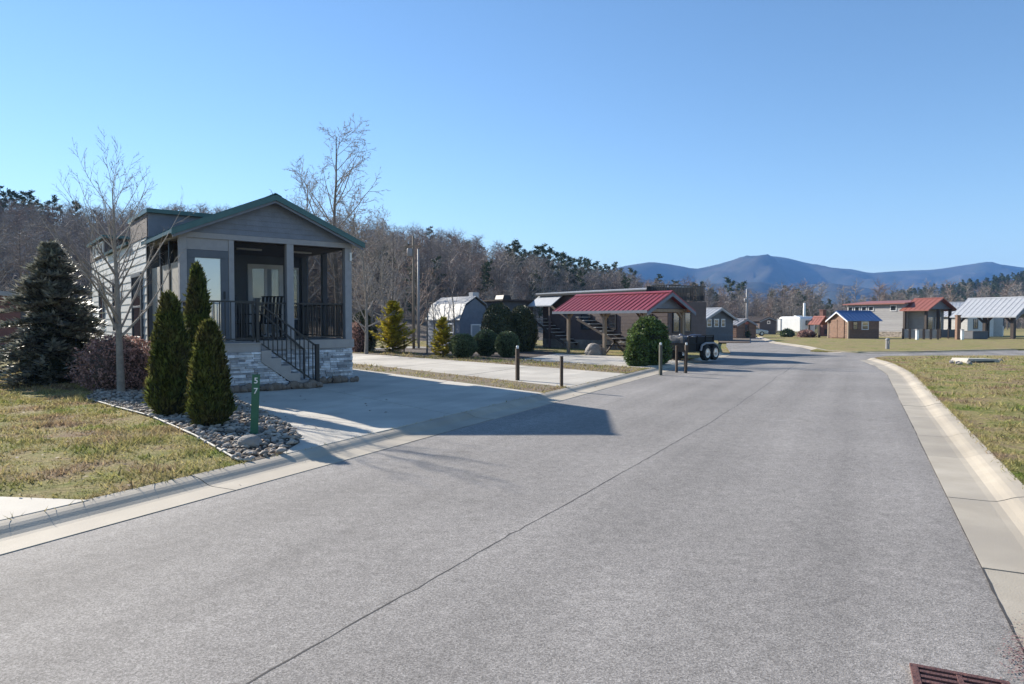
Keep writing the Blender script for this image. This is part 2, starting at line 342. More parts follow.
def curb(name, line, side, prof, seg=3.0, gap=.012):
    """side=-1 left of travel. prof (offset outward, z)"""
    mb = MB(); pts = [Vector(p) for p in dense(line, .5)]
    s = [0]
    for a,b in zip(pts,pts[1:]): s.append(s[-1]+(b-a).length)
    def P(t):
        t = max(0,min(t,s[-1]-1e-4)); i = max(k for k in range(len(s)-1) if s[k] <= t); k=(t-s[i])/(s[i+1]-s[i])
        a=pts[max(i-1,0)]; b=pts[min(i+2,len(pts)-1)]; tn=(b-a).normalized()
        return pts[i].lerp(pts[i+1],k), tn
    t = 0.0; rng = random.Random(4); seg0 = seg
    while t < s[-1]-.1:
        t1 = min(t+seg, s[-1]); n = max(1,int((t1-t)/.75)); rows = []; dz = rng.uniform(-.004,.004)
        for i in range(n+1):
            c,tn = P(t+gap/2+(t1-t-gap)*i/n)
            rows.append([(c.x+tn.y*o*side, c.y-tn.x*o*side, T(c.y)+z+dz) for o,z in prof])
        vs = [p for r in rows for p in r]; k = len(prof)
        fs = [(i*k+j,i*k+j+1,(i+1)*k+j+1,(i+1)*k+j) for i in range(n) for j in range(k-1)]
        fs += [tuple(range(k)), tuple(reversed(range(n*k,n*k+k)))]
        mb.add(vs, fs); t = t1; seg = seg0*rng.uniform(.85,1.2)
    return struct(mb.build(name, M['curb']))
CP = [(-.01,-.06),(-.01,.004),(.36,.004),(.43,.014),(.49,.040),(.55,.074),(.60,.096),(.66,.110),(.75,.124),(.75,-.06)]
CP = [(o*.83,z*LAWN/.12 if z>.01 else z) for o,z in CP]; CP2 = [(o*1.04,z) for o,z in CP]
curb('kerb', LE[:4], -1, CP, 2.6, .014); curb('kerb', RE, 1, CP2, 1.9, .016)
curb('kerb', [(29.5,39.75),(21,35.95),(18.4,35.7),(17.3,36.6),(17.1,38.0)]+RF[1:5], 1, [(0,-.05),(0,.02),(.25,.06),(.3,LAWN+.005),(.45,LAWN+.005),(.45,-.05)])

# the paving seam down the road and small repairs
def ribbon(name, pts, w0, off, mat, wob=0.0, seed=1):
    rng = random.Random(seed); mb = MB(); pts = dense(pts, .12); vs=[]
    for i,p in enumerate(pts):
        a = Vector(pts[max(i-1,0)]); b = Vector(pts[min(i+1,len(pts)-1)]); t=(b-a).normalized()
        o = mnoise.noise((i*.8,seed,0))*wob*.6 + mnoise.noise((i*.06,seed,3))*wob*2; ww = w0*rng.uniform(.45,1.25)/2
        for s_ in (-1,1): vs.append((p[0]+t.y*(o+s_*ww), p[1]-t.x*(o+s_*ww), T(p[1])+off))
    mb.add(vs, [(2*i,2*i+1,2*i+3,2*i+2) for i in range(len(pts)-1)]); return mb.build(name, mat)
seam_pts = [G(x,y,0).xy for x,y in ((200,712),(390,602),(560,508),(680,440),(735,407),(776,378),(800,362))]
struct(ribbon('road_seam', [tuple(p) for p in seam_pts], .011, .0012, M['seam'], .03, 5))
struct(ribbon('road_edge_seam', dense(LE[1:3],2), .013, .0045, M['seam'], .008, 7)); struct(ribbon('road_edge_seam', dense(offset_line(RE[:4],-.01),2), .013, .0045, M['seam'], .008, 9))

# driveways: each a slab of panels with joints
def drive(corners, nx, ny, off=LAWN+.007, jit=.006):
    """corners a,b,c,d; a-b along road edge, d-c at the far end"""
    a,b,c,d_ = [Vector(p[:2]) for p in corners]; mb = MB()
    for i in range(nx):
        for j in range(ny):
            def q(s,t): return a.lerp(b,s).lerp(d_.lerp(c,s),t)
            s0,s1 = i/nx,(i+1)/nx; t0,t1 = j/ny,(j+1)/ny; e=.0015
            P4 = [q(s0+(e if i else 0),t0+(e if j else 0)),q(s1-(e if i<nx-1 else 0),t0+(e if j else 0)),q(s1-(e if i<nx-1 else 0),t1),q(s0+(e if i else 0),t1)]
            # split at the bend of the ground
            n=6
            for k in range(n):
                u0,u1=k/n,(k+1)/n
                z=[P4[0].lerp(P4[3],u0),P4[1].lerp(P4[2],u0),P4[1].lerp(P4[2],u1),P4[0].lerp(P4[3],u1)]
                mb.add([(p.x,p.y,T(p.y)+off) for p in z]+[(p.x,p.y,T(p.y)+off-.13) for p in z], [(0,1,2,3)]+[(4,5,1,0),(5,6,2,1),(6,7,3,2),(7,4,0,3)])
    return struct(mb.build('driveway', M['concrete']))
def on_back(t):                                # point on kerb back line at world Y=t
    for a,b in zip(LB,LB[1:]):
        if a[1] <= t <= b[1]:
            k=(t-a[1])/(b[1]-a[1]); return Vector((a[0]+(b[0]-a[0])*k, t))
def hit_back(p, d=AX):                         # travel from p along d until the kerb back
    p = Vector(p[:2])-d*3
    for i in range(4000):
        q = p+d*(i*.02)
        b = on_back(q.y)
        if b and q.x >= b.x-.001: return q
    return p
def strip_poly(p_near, p_far, length):
    a = hit_back(p_near); b = hit_back(p_far); return [a, b, b-AX*length, a-AX*length]
pf = G(354,369); pn_ = G(246,452)
a = hit_back(G(300,462)); b = hit_back(pf)
D1 = [a, b, b-AX*15, a-AX*9.2]
drive(D1, 2, 4)
D2 = strip_poly(G(560,386.5), G(499,364), 34); drive(D2, 2, 8)
D3 = strip_poly(G(690,371), G(600,355.5), 22); drive(D3, 1, 5)
D0 = [Vector(G(-330,590)[:2]), Vector(G(90,503)[:2])]; D0 = [hit_back(D0[1]-AX*.5)-Vector((.47,.89))*4.2, hit_back(D0[1]-AX*.3)]
drive([D0[0], D0[1], D0[1]-Vector((.78,-.1))*9, D0[0]-Vector((.78,-.1))*9], 1, 3)

struct(poly_sheet('dry_grass', [D1[1],D2[0]-AX*.02,D2[3],D1[1]-AX*34], LAWN+.004, M['drygrass']))
struct(poly_sheet('dry_grass', [D2[1],D3[0],D3[3],D2[1]-AX*22], LAWN+.004, M['drygrass']))
# ------------------------------------------------------------------ hills and mountains
def interp(x, xs, ys): return float(np.interp(x, xs, ys))
RX = [-900,-300,0,60,200,300,400,450,500,530,600,700,760,830,900,1100,1600]
RY = [ 180, 190,204,212,212,216,228,238,250,263,276,296,306,306,306,306,306]   # tree tops against the sky
RD = [ 120,130,140,142,148,152,158,162,168,178,190,205,215,225,235,240,260]
def hill_h(px, Y):
    ry = interp(px,RX,RY); rd_ = interp(px,RX,RD); top = zat(ry, rd_)-8.3-T(200)
    top = max(top, 0.0); k = (Y-58)/(rd_-58); k=max(0,min(1,k)); k=k*k*(3-2*k)
    return T(Y)+.10+top*k
def grid_mesh(name, pxs, ys, hf, mat):
    V=[];
    for y in ys:
        for p in pxs:
            x = (p-512)/F*y; V.append((x,y,hf(p,y)))
    n=len(pxs); Fc=[(j*n+i,j*n+i+1,(j+1)*n+i+1,(j+1)*n+i) for j in range(len(ys)-1) for i in range(n-1)]
    return npmesh(name,V,Fc,mat,smooth=True)
struct(grid_mesh('hill', list(range(-1500,761,30)), [56,58]+list(range(62,260,6)), lambda p,y: hill_h(p,y)-.05, M['hill']))
def green_h(px, Y):
    top = interp(px,[760,850,900,960,1024,1100,1500],[1,6,11,16,22,26,34]); k=max(0,min(1,(Y-240)/150)); k=k*k*(3-2*k); return T(Y)+.05+top*k
struct(grid_mesh('hill', list(range(760,1900,20)), list(range(236,560,12)), green_h, M['greenhill']))

def mountain(name, dist, depth, xs, ys, seed, rough):
    pxs = list(range(-500,1700,7)); yy = np.linspace(dist-depth, dist+depth, 44)
    def hf(p,y):
        k = 1-abs(y-dist)/depth; k = k*k*(3-2*k); ry = interp(p,xs,ys)
        h = zat(ry,dist)*k; x=(p-512)/F*y
        n = mnoise.fractal((x/260+seed,y/420,seed),.8,2.1,5)*rough + abs(mnoise.noise((x/170,y/900,seed*3)))*-rough*1.3
        return h + n*(k*(1-k)*4*.9+.015*k) - 8*(1-k)
    return struct(grid_mesh(name,pxs,yy,hf,M['mount']))
mountain('mountain', 3000, 900, [-500,400,560,600,625,650,672,695,720,745,762,785,805,825,850,870,900,930,955,985,1010,1040,1200,1700],
         [262,268,276,272,266,262,265,269,264,257.5,255.2,257.5,263,267,270,273,271,270,267,263,266,270,262,275], 3, 95)
mountain('mountain', 2050, 420, [-500,620,700,760,790,830,880,940,1024,1300,1700],
         [300,296,284,282,286,283,290,288,284,290,296], 11, 60)
hz = MB().box(-3600,-500,-3.5,3600,4050,345).build('haze', M['white']); hz['kind']='stuff'; hz['label']='pale blue haze over the valley and mountains'
hm = bpy.data.materials.new('haze'); hm.use_nodes=True; nt=hm.node_tree; nt.nodes.clear(); o_=nt.nodes.new('ShaderNodeOutputMaterial'); v_=nt.nodes.new('ShaderNodeVolumePrincipled')
v_.inputs['Density'].default_value = 1.9e-4; v_.inputs['Color'].default_value=(.20,.46,1,1); v_.inputs['Anisotropy'].default_value=-.1; nt.links.new(v_.outputs[0], o_.inputs['Volume'])
hz.data.materials.clear(); hz.data.materials.append(hm)
# ------------------------------------------------------------------ plants
def rv(rng): 
    while True:
        v=Vector((rng.uniform(-1,1),rng.uniform(-1,1),rng.uniform(-1,1)))
        if .05<v.length<1: return v.normalized()
def grow(tr, cr, p, d, L, r, lvl, rng, c):
    n = c['seg'][lvl]; pts=[p.copy()]; rs=[r]; dd=d.copy(); kids=[]
    for i in range(n):
        dd = (dd + rv(rng)*c['wig'][lvl] + Vector((0,0,c['up'][lvl]))).normalized()
        pts.append(pts[-1]+dd*L/n); t=(i+1)/n; rs.append(r*(1-t*(1-c['tip']))); 
    (tr if lvl==0 else cr).tube(pts, rs, c['sides'][lvl], cap=False)
    if lvl+1 >= len(c['num']): return
    m = c['num'][lvl+1]; m = max(1,int(m*rng.uniform(.75,1.25))); st = c['start'][lvl]
    for k in range(m):
        t = st+(1-st)*((k+rng.random())/m); f=t*n; i=min(int(f),n-1); q=pts[i].lerp(pts[i+1],f-i)
        ax=(pts[i+1]-pts[i]).normalized(); s=ax.cross(rv(rng))
        if s.length<.1: continue
        s.normalize(); ang=R(c['ang'][lvl+1])*rng.uniform(.7,1.3)
        if lvl==0: ang *= 1.15-.45*t
        nd = ax*math.cos(ang)+s*math.sin(ang)
        ln = L*c['len'][lvl+1]*rng.uniform(.65,1.2)*( (1.15-.75*t) if lvl==0 else (1.1-.6*t) )
        grow(tr, cr, q, nd, ln, max(r*(1-t*(1-c['tip']))*c['rad'], c['rmin']), lvl+1, rng, c)
def bare_tree(name, label, cat, cfg, H, r, seed, loc, rz=0, trunk_m='bark', twig_m='twig', group=None, scale=None):
    rng=random.Random(seed); t=thing(name,label,cat,loc,rz,group); a,b=MB(),MB()
    grow(a,b,Vector((0,0,-.05)),Vector((0,0,1)),H,r,0,rng,cfg)
    a.build('trunk',M[trunk_m],t,smooth=True,fixn=False); b.build('crown',M[twig_m],t,smooth=True,fixn=False)
    if scale: t.scale=(scale,)*3
    return t
def cards(P, D, Nn, ln, wd, rng):
    """diamond leaf cards: base P, direction D, side Nn ; arrays"""
    n=len(P); ln=ln[:,None]; wd=wd[:,None]
    S_=np.cross(D,Nn); S_/= (np.linalg.norm(S_,axis=1)[:,None]+1e-9)
    mid=P+D*ln*.5
    V=np.stack([P, mid+S_*wd*.5, P+D*ln, mid-S_*wd*.5],1).reshape(-1,3)
    Fc=np.arange(4*n).reshape(-1,4); return V,Fc
def nrm(a): return a/(np.linalg.norm(a,axis=1)[:,None]+1e-9)
def fnoise(P, s, seed=0.0):
    return np.array([mnoise.noise((p[0]*s+seed,p[1]*s,p[2]*s)) for p in P])
def lump(prof, H, Rm, seed, amp, nu=28, nv=20):
    """lathe core with lumps"""
    V=[];Fc=[]
    for j in range(nv+1):
        t=j/nv
        for i in range(nu):
            a=2*math.pi*i/nu; r=prof(t)*Rm; v=Vector((math.cos(a)*r,math.sin(a)*r,t*H)); k=1+amp*mnoise.noise((v.x*3/Rm*.6+seed,v.y*3/Rm*.6,v.z*3/Rm*.6)); V.append((v.x*k,v.y*k,v.z))
    for j in range(nv):
        for i in range(nu): Fc.append((j*nu+i,j*nu+(i+1)%nu,(j+1)*nu+(i+1)%nu,(j+1)*nu+i))
    return V,Fc
def shrub(name, label, cat, loc, prof, H, Rm, n, leaf, mat, seed, upness=.8, amp=.18, group=None, z0=0.0, stem=True, ax=1.0, core='core', corek=.86, spread=.5, rag=.10):
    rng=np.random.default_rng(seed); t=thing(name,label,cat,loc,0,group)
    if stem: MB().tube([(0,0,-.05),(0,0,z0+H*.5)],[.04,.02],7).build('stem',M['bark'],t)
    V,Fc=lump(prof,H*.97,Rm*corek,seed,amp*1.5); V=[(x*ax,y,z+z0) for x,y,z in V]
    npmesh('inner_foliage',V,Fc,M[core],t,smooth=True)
    tt=np.concatenate([rng.random(n//2),rng.random(n)]); pr=np.array([prof(x) for x in tt]); keep=rng.random(len(tt))<np.clip(pr/max(pr.max(),1e-3)+.12,0,1); tt=tt[keep]; pr=pr[keep]
    a=rng.random(len(tt))*2*np.pi; rr=pr*Rm; P=np.stack([np.cos(a)*rr,np.sin(a)*rr,tt*H],1)
    nz=fnoise(P*(1.8/Rm),1.0,seed); nz2=fnoise(P*(7/Rm),1.0,seed+5); k=(1+amp*nz+rag*.9*nz2-rng.random(len(tt))**1.5*rag*1.4); P[:,0]*=k*ax; P[:,1]*=k; P[:,2]*=(1+.04*nz2)
    out=np.stack([np.cos(a),np.sin(a),np.zeros_like(a)],1); D=nrm(out*(1-upness)+np.array([0,0,upness])+rng.normal(0,spread,(len(tt),3)))
    Nn=nrm(out+rng.normal(0,.6,(len(tt),3)))
    P[:,2]+=z0
    V,Fc=cards(P,D,Nn,leaf[0]*rng.uniform(.6,1.4,len(tt)),leaf[1]*rng.uniform(.6,1.3,len(tt)),rng)
    V[:,2]=np.maximum(V[:,2],.01)
    npmesh('foliage',V,Fc,M[mat],t); return t
cone=lambda t: (math.sin(min(1,t*4.5+.35)*math.pi/2))*max(0,(1-t))**.46*(1.0)
ball=lambda t: math.sqrt(max(0,1-(2*t-1)**2))*.98+.02
dome=lambda t: math.sqrt(max(0,1-(max(0,t-.25)/.75)**2.2))*min(1,.75+t)
egg=lambda t: math.sqrt(max(0,1-(max(0,t-.35)/.65)**2))*min(1,.7+t)
def arbor(px,py,pytop,wpx,seed,label):
    p=G(px,py); k=p.y/F; H=(py-pytop)*k*1.01; return shrub('arborvitae',label,'arborvitae',p,cone,H,wpx/2*k*.97,15000,(.095,.03),'arbor',seed,upness=.9,amp=.2,spread=.35,group='arborvitaes in the rock bed',rag=.24,corek=.9)
arbor(171,415,297,45,1,'wide cone of dark arborvitae between the bare tree and the shorter arborvitae')
arbor(199,402,268,33,2,'tallest narrow arborvitae standing behind the other two')
arbor(210,426,325,43,3,'short plump arborvitae nearest the green number post')

def fir(name,label,loc,H,W,n,seed,mat='fir',cl=.16,cw=.05,cat='fir tree',droop=.15,per=26,bare=.02):
    rng=random.Random(seed); t=thing(name,label,cat,loc); MB().tube([(0,0,-.05),(0,0,H*.95)],[W*.035,.01],8).build('trunk',M['bark'],t)
    P=[];D=[];Nn=[]; br=MB()
    for i in range(n):
        f=(i+rng.random())/n; z=H*(bare+(1-bare)*f**.9); a=rng.random()*2*math.pi; L=W/2*(1-f)**.85*rng.uniform(.5,1.2)*min(1,.75+f*3)+.05
        d=Vector((math.cos(a),math.sin(a),.12+.5*f)); d.normalize(); p=Vector((0,0,z)); last=p.copy(); m=max(5,int(per*(L/(W/2))**.6))
        for k in range(m):
            s=(k+1)/m; q=Vector((0,0,z))+d*L*s+Vector((0,0,-droop*L*s*s*1.2+.10*L*s**4)); 
            for side in (-1,1,0):
                sd=Vector((-d.y,d.x,0))*side; dd=(d*.8+sd*.9+Vector((0,0,rng.uniform(-.15,.35)))+rv(rng)*.25).normalized()
                o=q+sd*rng.uniform(0,.22)*(1-s)*L*.8
                P.append(o);D.append(dd);Nn.append((Vector((0,0,1))+rv(rng)*.5).normalized())
            last=q
        br.tube([(0,0,z),tuple((Vector((0,0,z))+last)/2+Vector((0,0,.03))),tuple(last)],[.02*W/2.5,.012,.004],3,cap=False)
    br.build('limb',M['bark'],t,fixn=False)
    nr=np.random.default_rng(seed); P=np.array(P);D=np.array(D);Nn=np.array(Nn)
    V,Fc=cards(P,D,Nn,cl*nr.uniform(.6,1.4,len(P)),cw*nr.uniform(.7,1.4,len(P)),nr); npmesh('foliage',V,Fc,M[mat],t); return t
p=G(54,383); k=p.y/F
fr_=fir('fir_tree','broad grey green fir at the left beside the white sided cottage wall',p,136*k,122*k,480,5,per=36,cl=.19,cw=.06,droop=.35)
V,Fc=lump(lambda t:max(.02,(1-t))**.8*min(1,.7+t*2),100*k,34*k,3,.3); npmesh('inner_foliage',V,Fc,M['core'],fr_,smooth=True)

sap=dict(seg=[10,7,4,3],wig=[.012,.055,.12,.18],up=[.02,.075,.06,.03],tip=.10,sides=[9,5,3,3],num=[1,36,10,4],start=[.26,.22,.2],ang=[0,48,36,34],len=[1,.60,.36,.45],rad=.5,rmin=.0045)
p=G(121,393); k=p.y/F
bare_tree('bare_tree','young leafless tree with pale grey trunk in the rock bed by the lawn','tree',sap,206*k,.085,12,p,2.0,'barkp','twigp')
p=G(120,389); k=p.y/F
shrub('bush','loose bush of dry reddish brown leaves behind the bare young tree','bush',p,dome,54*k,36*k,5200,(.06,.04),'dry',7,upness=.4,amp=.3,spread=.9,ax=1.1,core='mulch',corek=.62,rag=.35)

def ps(px,py,top,wpx,prof,n,leaf,mat,seed,name,label,**kw):
    p=G(px,py); k=p.y/F; return shrub(name,label,kw.pop('cat','bush'),p,prof,(py-top)*k,wpx/2*k,n,leaf,mat,seed,**kw)
ps(463,358,334,26,ball,4200,(.07,.045),'box',21,'boxwood','leftmost of three clipped boxwood balls, next to the small yellow conifer',group='clipped boxwood balls',rag=.07,upness=.4)
ps(486,356,330,23,ball,4200,(.07,.045),'box',22,'boxwood','middle clipped boxwood ball of three, raised on a short stem',group='clipped boxwood balls',rag=.07,upness=.4)
ps(507,357.5,332,23,ball,4200,(.07,.045),'box',23,'boxwood','rightmost of three clipped boxwood balls, beside the lamp topped brown post',group='clipped boxwood balls',rag=.07,upness=.4)
ps(498,352,304,34,egg,7000,(.11,.05),'dkshrub',24,'evergreen_shrub','tall dark evergreen shrub behind the middle boxwood ball',amp=.15)
ps(521,351.5,307,32,egg,7000,(.11,.05),'dkshrub',25,'evergreen_shrub','tall dark rounded shrub against the brown stone based cottage',amp=.15)
ps(364,351.5,312,26,egg,5000,(.12,.06),'dkshrub',26,'evergreen_shrub','dark shrub next to the right side of the porch cottage',amp=.3,rag=.25)
ps(357,352,322,22,dome,1800,(.08,.05),'dry',27,'bush','small dry greyish bush at the far corner of the porch cottage',amp=.3,core='mulch',corek=.5,rag=.4)
ps(648,364.5,318,38,egg,9000,(.10,.055),'holly',28,'holly_bush','tall glossy green bush growing in front of the red roofed pavilion',amp=.35,rag=.25,upness=.3,spread=.8)
ps(637,366,334,20,dome,4000,(.10,.055),'holly',41,'holly_bush','lower round lobe of green bush left of the tall glossy bush',amp=.3,rag=.3,upness=.3,spread=.8)
ps(787,337,330,13,dome,900,(.25,.14),'box',42,'bush','small green bush in front of the white camper, left one',amp=.3,rag=.3,spread=.8); ps(806,337.4,331,16,dome,900,(.25,.14),'dry',43,'bush','brown dry bush in front of the right end of the white camper',amp=.3,rag=.3,spread=.8); ps(745,337.6,330,9,dome,600,(.2,.1),'dkshrub',44,'bush','dark little bush beside the small brown shed at the street end',amp=.3,rag=.3,spread=.8)
p=G(393,353); k=p.y/F
fir('golden_conifer','large golden yellow conifer right of the porch cottage',p,50*k,42*k,150,31,mat='gold',cl=.20,cw=.09,cat='conifer',droop=-.1,per=16)
p=G(443,357); k=p.y/F
fir('golden_conifer','small ragged yellow conifer left of the boxwood balls',p,38*k,27*k,80,32,mat='gold',cl=.17,cw=.08,cat='conifer',droop=-.1,per=12)
struct(poly_sheet('mulch_bed', [G(350,353.5)[:2],G(352,350)[:2],G(420,348)[:2],G(530,350.5)[:2],G(560,353)[:2],G(524,359)[:2],G(505,362)[:2]], LAWN+.012, M['mulch'])) 

# big bare trees behind the cottage, individually
big=dict(seg=[9,6,4,3,2],wig=[.07,.14,.2,.25,.25],up=[.03,.04,.03,.02,.0],tip=.12,sides=[8,5,4,3,3],num=[1,22,8,6,3],start=[.16,.2,.15,.2],ang=[0,52,45,42,40],len=[1,.46,.40,.45,.5],rad=.5,rmin=.013)
spots=[(339,134,39,'twig','tall spired bare tree rising above the porch roof, tallest of its clump'),(303,182,46,'twig','bare tree spreading behind the left slope of the porch roof'),(372,215,36,'twigp','pale branched bare tree right of the porch cottage'),(392,232,44,'twig','thin bare tree between the porch cottage and the utility poles'),(354,200,50,'twigr','reddish twigged bare tree behind the cottage corner'),(418,250,52,'twigr','short reddish bare tree behind the pair of utility poles'),(366,238,33,'twigp','low pale bare tree close behind the dark shrub by the porch'),(384,225,58,'twigp','tall pale bare tree standing behind the golden conifer')]
for i,(px,top,Y,tm,lab) in enumerate(spots):
    H=zat(top,Y)-T(Y)-LAWN; q=at(px,320,Y); c=dict(big); 
    if i==0: c['len']=[1,.44,.42,.45,.5]; c['num']=[1,26,8,5,3]; c['start']=[.3,.2,.15,.2]
    bare_tree('bare_tree',lab,'tree',c,H,.012*H+.03,100+i,(q.x,Y,T(Y)+LAWN),i*1.3,'barkp' if tm=='twigp' else 'bark',tm)
# young saplings in the bed right of the cottage
sp=dict(seg=[7,4,3],wig=[.05,.1,.15],up=[.02,.1,.05],tip=.15,sides=[5,3,3],num=[1,12,4],start=[.3,.2],ang=[0,28,30],len=[1,.35,.4],rad=.45,rmin=.006)
for i,(px,py,top) in enumerate([(427,354,268),(436,355,285),(455,354,262),(404,352,280)]):
    p=G(px,py); bare_tree('sapling','slender bare sapling in the mulch near the golden conifers','sapling',sp,(py-top)*p.y/F,.05,200+i,p,i,'bark','twig',group='bare saplings in the mulch bed')

# woods: low cost trees
def low_bare(seed,H=11.0,twigs=300):
    rng=random.Random(seed); a=MB(); V=[];Fc=[]
    top=Vector((rng.uniform(-.6,.6),rng.uniform(-.6,.6),H)); 
    a.tube([(0,0,-.8),tuple(top*.35+Vector((rng.uniform(-.2,.2),0,0))),tuple(top)],[.17,.12,.02],5,cap=False)
    b=MB()
    for i in range(24):
        f=.22+.75*(i+rng.random())/24; base=top*f; an=rng.random()*6.283; L=H*.34*(1.15-.75*f)*rng.uniform(.6,1.2)
        d=Vector((math.cos(an),math.sin(an),rng.uniform(.5,1.3))).normalized(); e=base+d*L; b.tube([tuple(base),tuple((base+e)/2+Vector((0,0,-.1))),tuple(e)],[.06,.04,.015],3,cap=False)
        for k in range(twigs//24):
            s=rng.uniform(.15,1.0); o=base+d*L*s; dd=(d*.7+rv(rng)).normalized(); dd.z=abs(dd.z)*.8; ln=rng.uniform(.7,2.0); sd=dd.cross(rv(rng)); sd.normalize(); wd=rng.uniform(.016,.034)
            n=len(b.v); b.v += [tuple(o-sd*wd),tuple(o+sd*wd),tuple(o+dd*ln)]; b.f.append((n,n+1,n+2))
            dd2=(dd+rv(rng)*.9).normalized(); o2=o+dd*ln*.5; n=len(b.v); b.v += [tuple(o2-sd*wd*.8),tuple(o2+sd*wd*.8),tuple(o2+dd2*ln*.6)]; b.f.append((n,n+1,n+2))
    return a,b
def low_pine(seed,H=13.0,cards_n=900,narrow=1.0,bare=.35):
    rng=random.Random(seed); a=MB(); a.tube([(0,0,-.8),(0,0,H*.96)],[.2,.04],5,cap=False); b=MB()
    for i in range(30):
        f=bare+(1-bare)*(i+rng.random())/30; an=rng.random()*6.283; L=(H*.22*(1.12-f)**.7*rng.uniform(.6,1.25)+.3)*narrow; d=Vector((math.cos(an),math.sin(an),rng.uniform(.0,.5)))
        base=Vector((0,0,H*f)); a.tube([tuple(base),tuple(base+d*L)],[.05,.02],3,cap=False)
        for k in range(cards_n//30):
            s=rng.uniform(.35,1.1); o=base+d*L*s+rv(rng)*rng.uniform(0,.55)*narrow+Vector((0,0,.15)); dd=rv(rng); dd.z=abs(dd.z)*.6; dd.normalize(); sd=dd.cross(rv(rng)); sd.normalize(); ln=rng.uniform(.3,.75); wd=rng.uniform(.08,.17)
            n=len(b.v); b.v += [tuple(o-sd*wd),tuple(o+sd*wd),tuple(o+dd*ln)]; b.f.append((n,n+1,n+2))
    return a,b
LB_=[low_bare(i) for i in range(5)]; LP_=[low_pine(50+i,13,1500,1.0,.4 if i<2 else .12) for i in range(4)]
rng=random.Random(77)
def mkproto(kind,i,tw):
    a,b=(LB_ if kind=='bare' else LP_)[i]
    return a.mesh('trunk'), b.mesh('crown'), tw
protos={}
def place_tree(kind,i,tm,x,y,z,s,rz,label,group,cat='tree',name='bare_tree'):
    key=(kind,i,tm)
    if key not in protos:
        A,B,_=mkproto(kind,i,tm); A.materials.append(M['bark']); B.materials.append(M[tm]); protos[key]=(A,B)
    A,B=protos[key]; t=thing(name,label,cat,(x,y,z),rz,group); t.scale=(s*rng.uniform(.9,1.1),s*rng.uniform(.9,1.1),s)
    for nm,me in (('trunk',A),('crown',B)):
        o=bpy.data.objects.new(nm,me); COL.objects.link(o); o.parent=t
# individually standing trees: foot of the hill and the far edge of the park
for i in range(110):
    px=rng.uniform(-60,760); Y=rng.uniform(64,92) if px<560 else rng.uniform(95,135)
    if 540<px<760: Y=rng.uniform(110,150)
    z=hill_h(px,Y)-.1; yt=max(interp(px,RX,RY)+rng.uniform(18,75), 268 if 600<px<740 else 0); s=min(1.0,max(.4,(zat(yt,Y)-z)/11))
    place_tree('bare',rng.randrange(5),rng.choice(['twig','twig','twigr','twigp']),(px-512)/F*Y,Y,z,s,rng.random()*6,'bare tree along the foot of the wooded hill','bare trees at the foot of the hill')
for i in range(75):
    px=rng.uniform(690,1100); Y=rng.uniform(150,215); s=(zat(rng.uniform(282,300),Y)+.9)/11
    place_tree('bare',rng.randrange(5),rng.choice(['twig','twigr','twig']),(px-512)/F*Y,Y,T(Y)-.1,s,rng.random()*6,'bare tree standing beyond the park cottages','bare trees beyond the park')
for i,(px,yt,Y) in enumerate([(2,188,138),(12,192,139),(22,196,140),(36,202,140),(46,206,140),(62,207,141),(98,212,141),(395,240,150),(412,268,80),(440,262,100),(520,254,150),(536,252,160),(548,256,160),(560,255,165),(572,260,165),(585,260,168),(598,263,170),(530,256,140),(545,260,140),(565,262,150),(610,268,180),(622,270,185),(700,284,150),(729,280,160),(712,290,160),(772,292,170),(508,246,128),(517,243,130),(527,252,128),(541,247,132),(553,250,134),(566,255,140),(579,259,140),(591,262,150),(604,266,150),(614,264,160),(632,270,170),(430,228,150),(452,236,150),(468,244,145),(30,193,135),(54,198,135),(77,203,138),(658,276,185),(675,282,185),(741,284,190),(784,288,190),(808,292,190),(795,291,180),(816,296,190),(830,300,190),(690,286,155)]):
    z=hill_h(px,Y)-.1 if px<740 else T(Y)-.1; top=zat(yt,Y); s=max(.35,(top-z)/13.0)
    q=at(px,300,Y); place_tree('pine',rng.randrange(4),'pine',q.x,Y,z,s,rng.random()*6,'dark green pine rising among the bare trees','pines among the bare woods','pine tree','pine_tree')
def merge(items, mat_i):
    """items (A or B MB, x,y,z,s,rz)"""
    Vs=[];Q=[];Tt=[];n=0
    cache={}
    for mb,x,y,z,s,rz in items:
        if id(mb) not in cache:
            cache[id(mb)]=(np.array(mb.v,dtype=np.float32), np.array([f for f in mb.f if len(f)==4],dtype=np.int32).reshape(-1,4), np.array([f for f in mb.f if len(f)==3],dtype=np.int32).reshape(-1,3))
        v,q,t=cache[id(mb)]; c,si=math.cos(rz),math.sin(rz)
        w_=np.stack([(v[:,0]*c-v[:,1]*si)*s+x,(v[:,0]*si+v[:,1]*c)*s+y,v[:,2]*s+z],1); Vs.append(w_); Q.append(q+n); Tt.append(t+n); n+=len(v)
    return np.concatenate(Vs),np.concatenate(Q),np.concatenate(Tt)
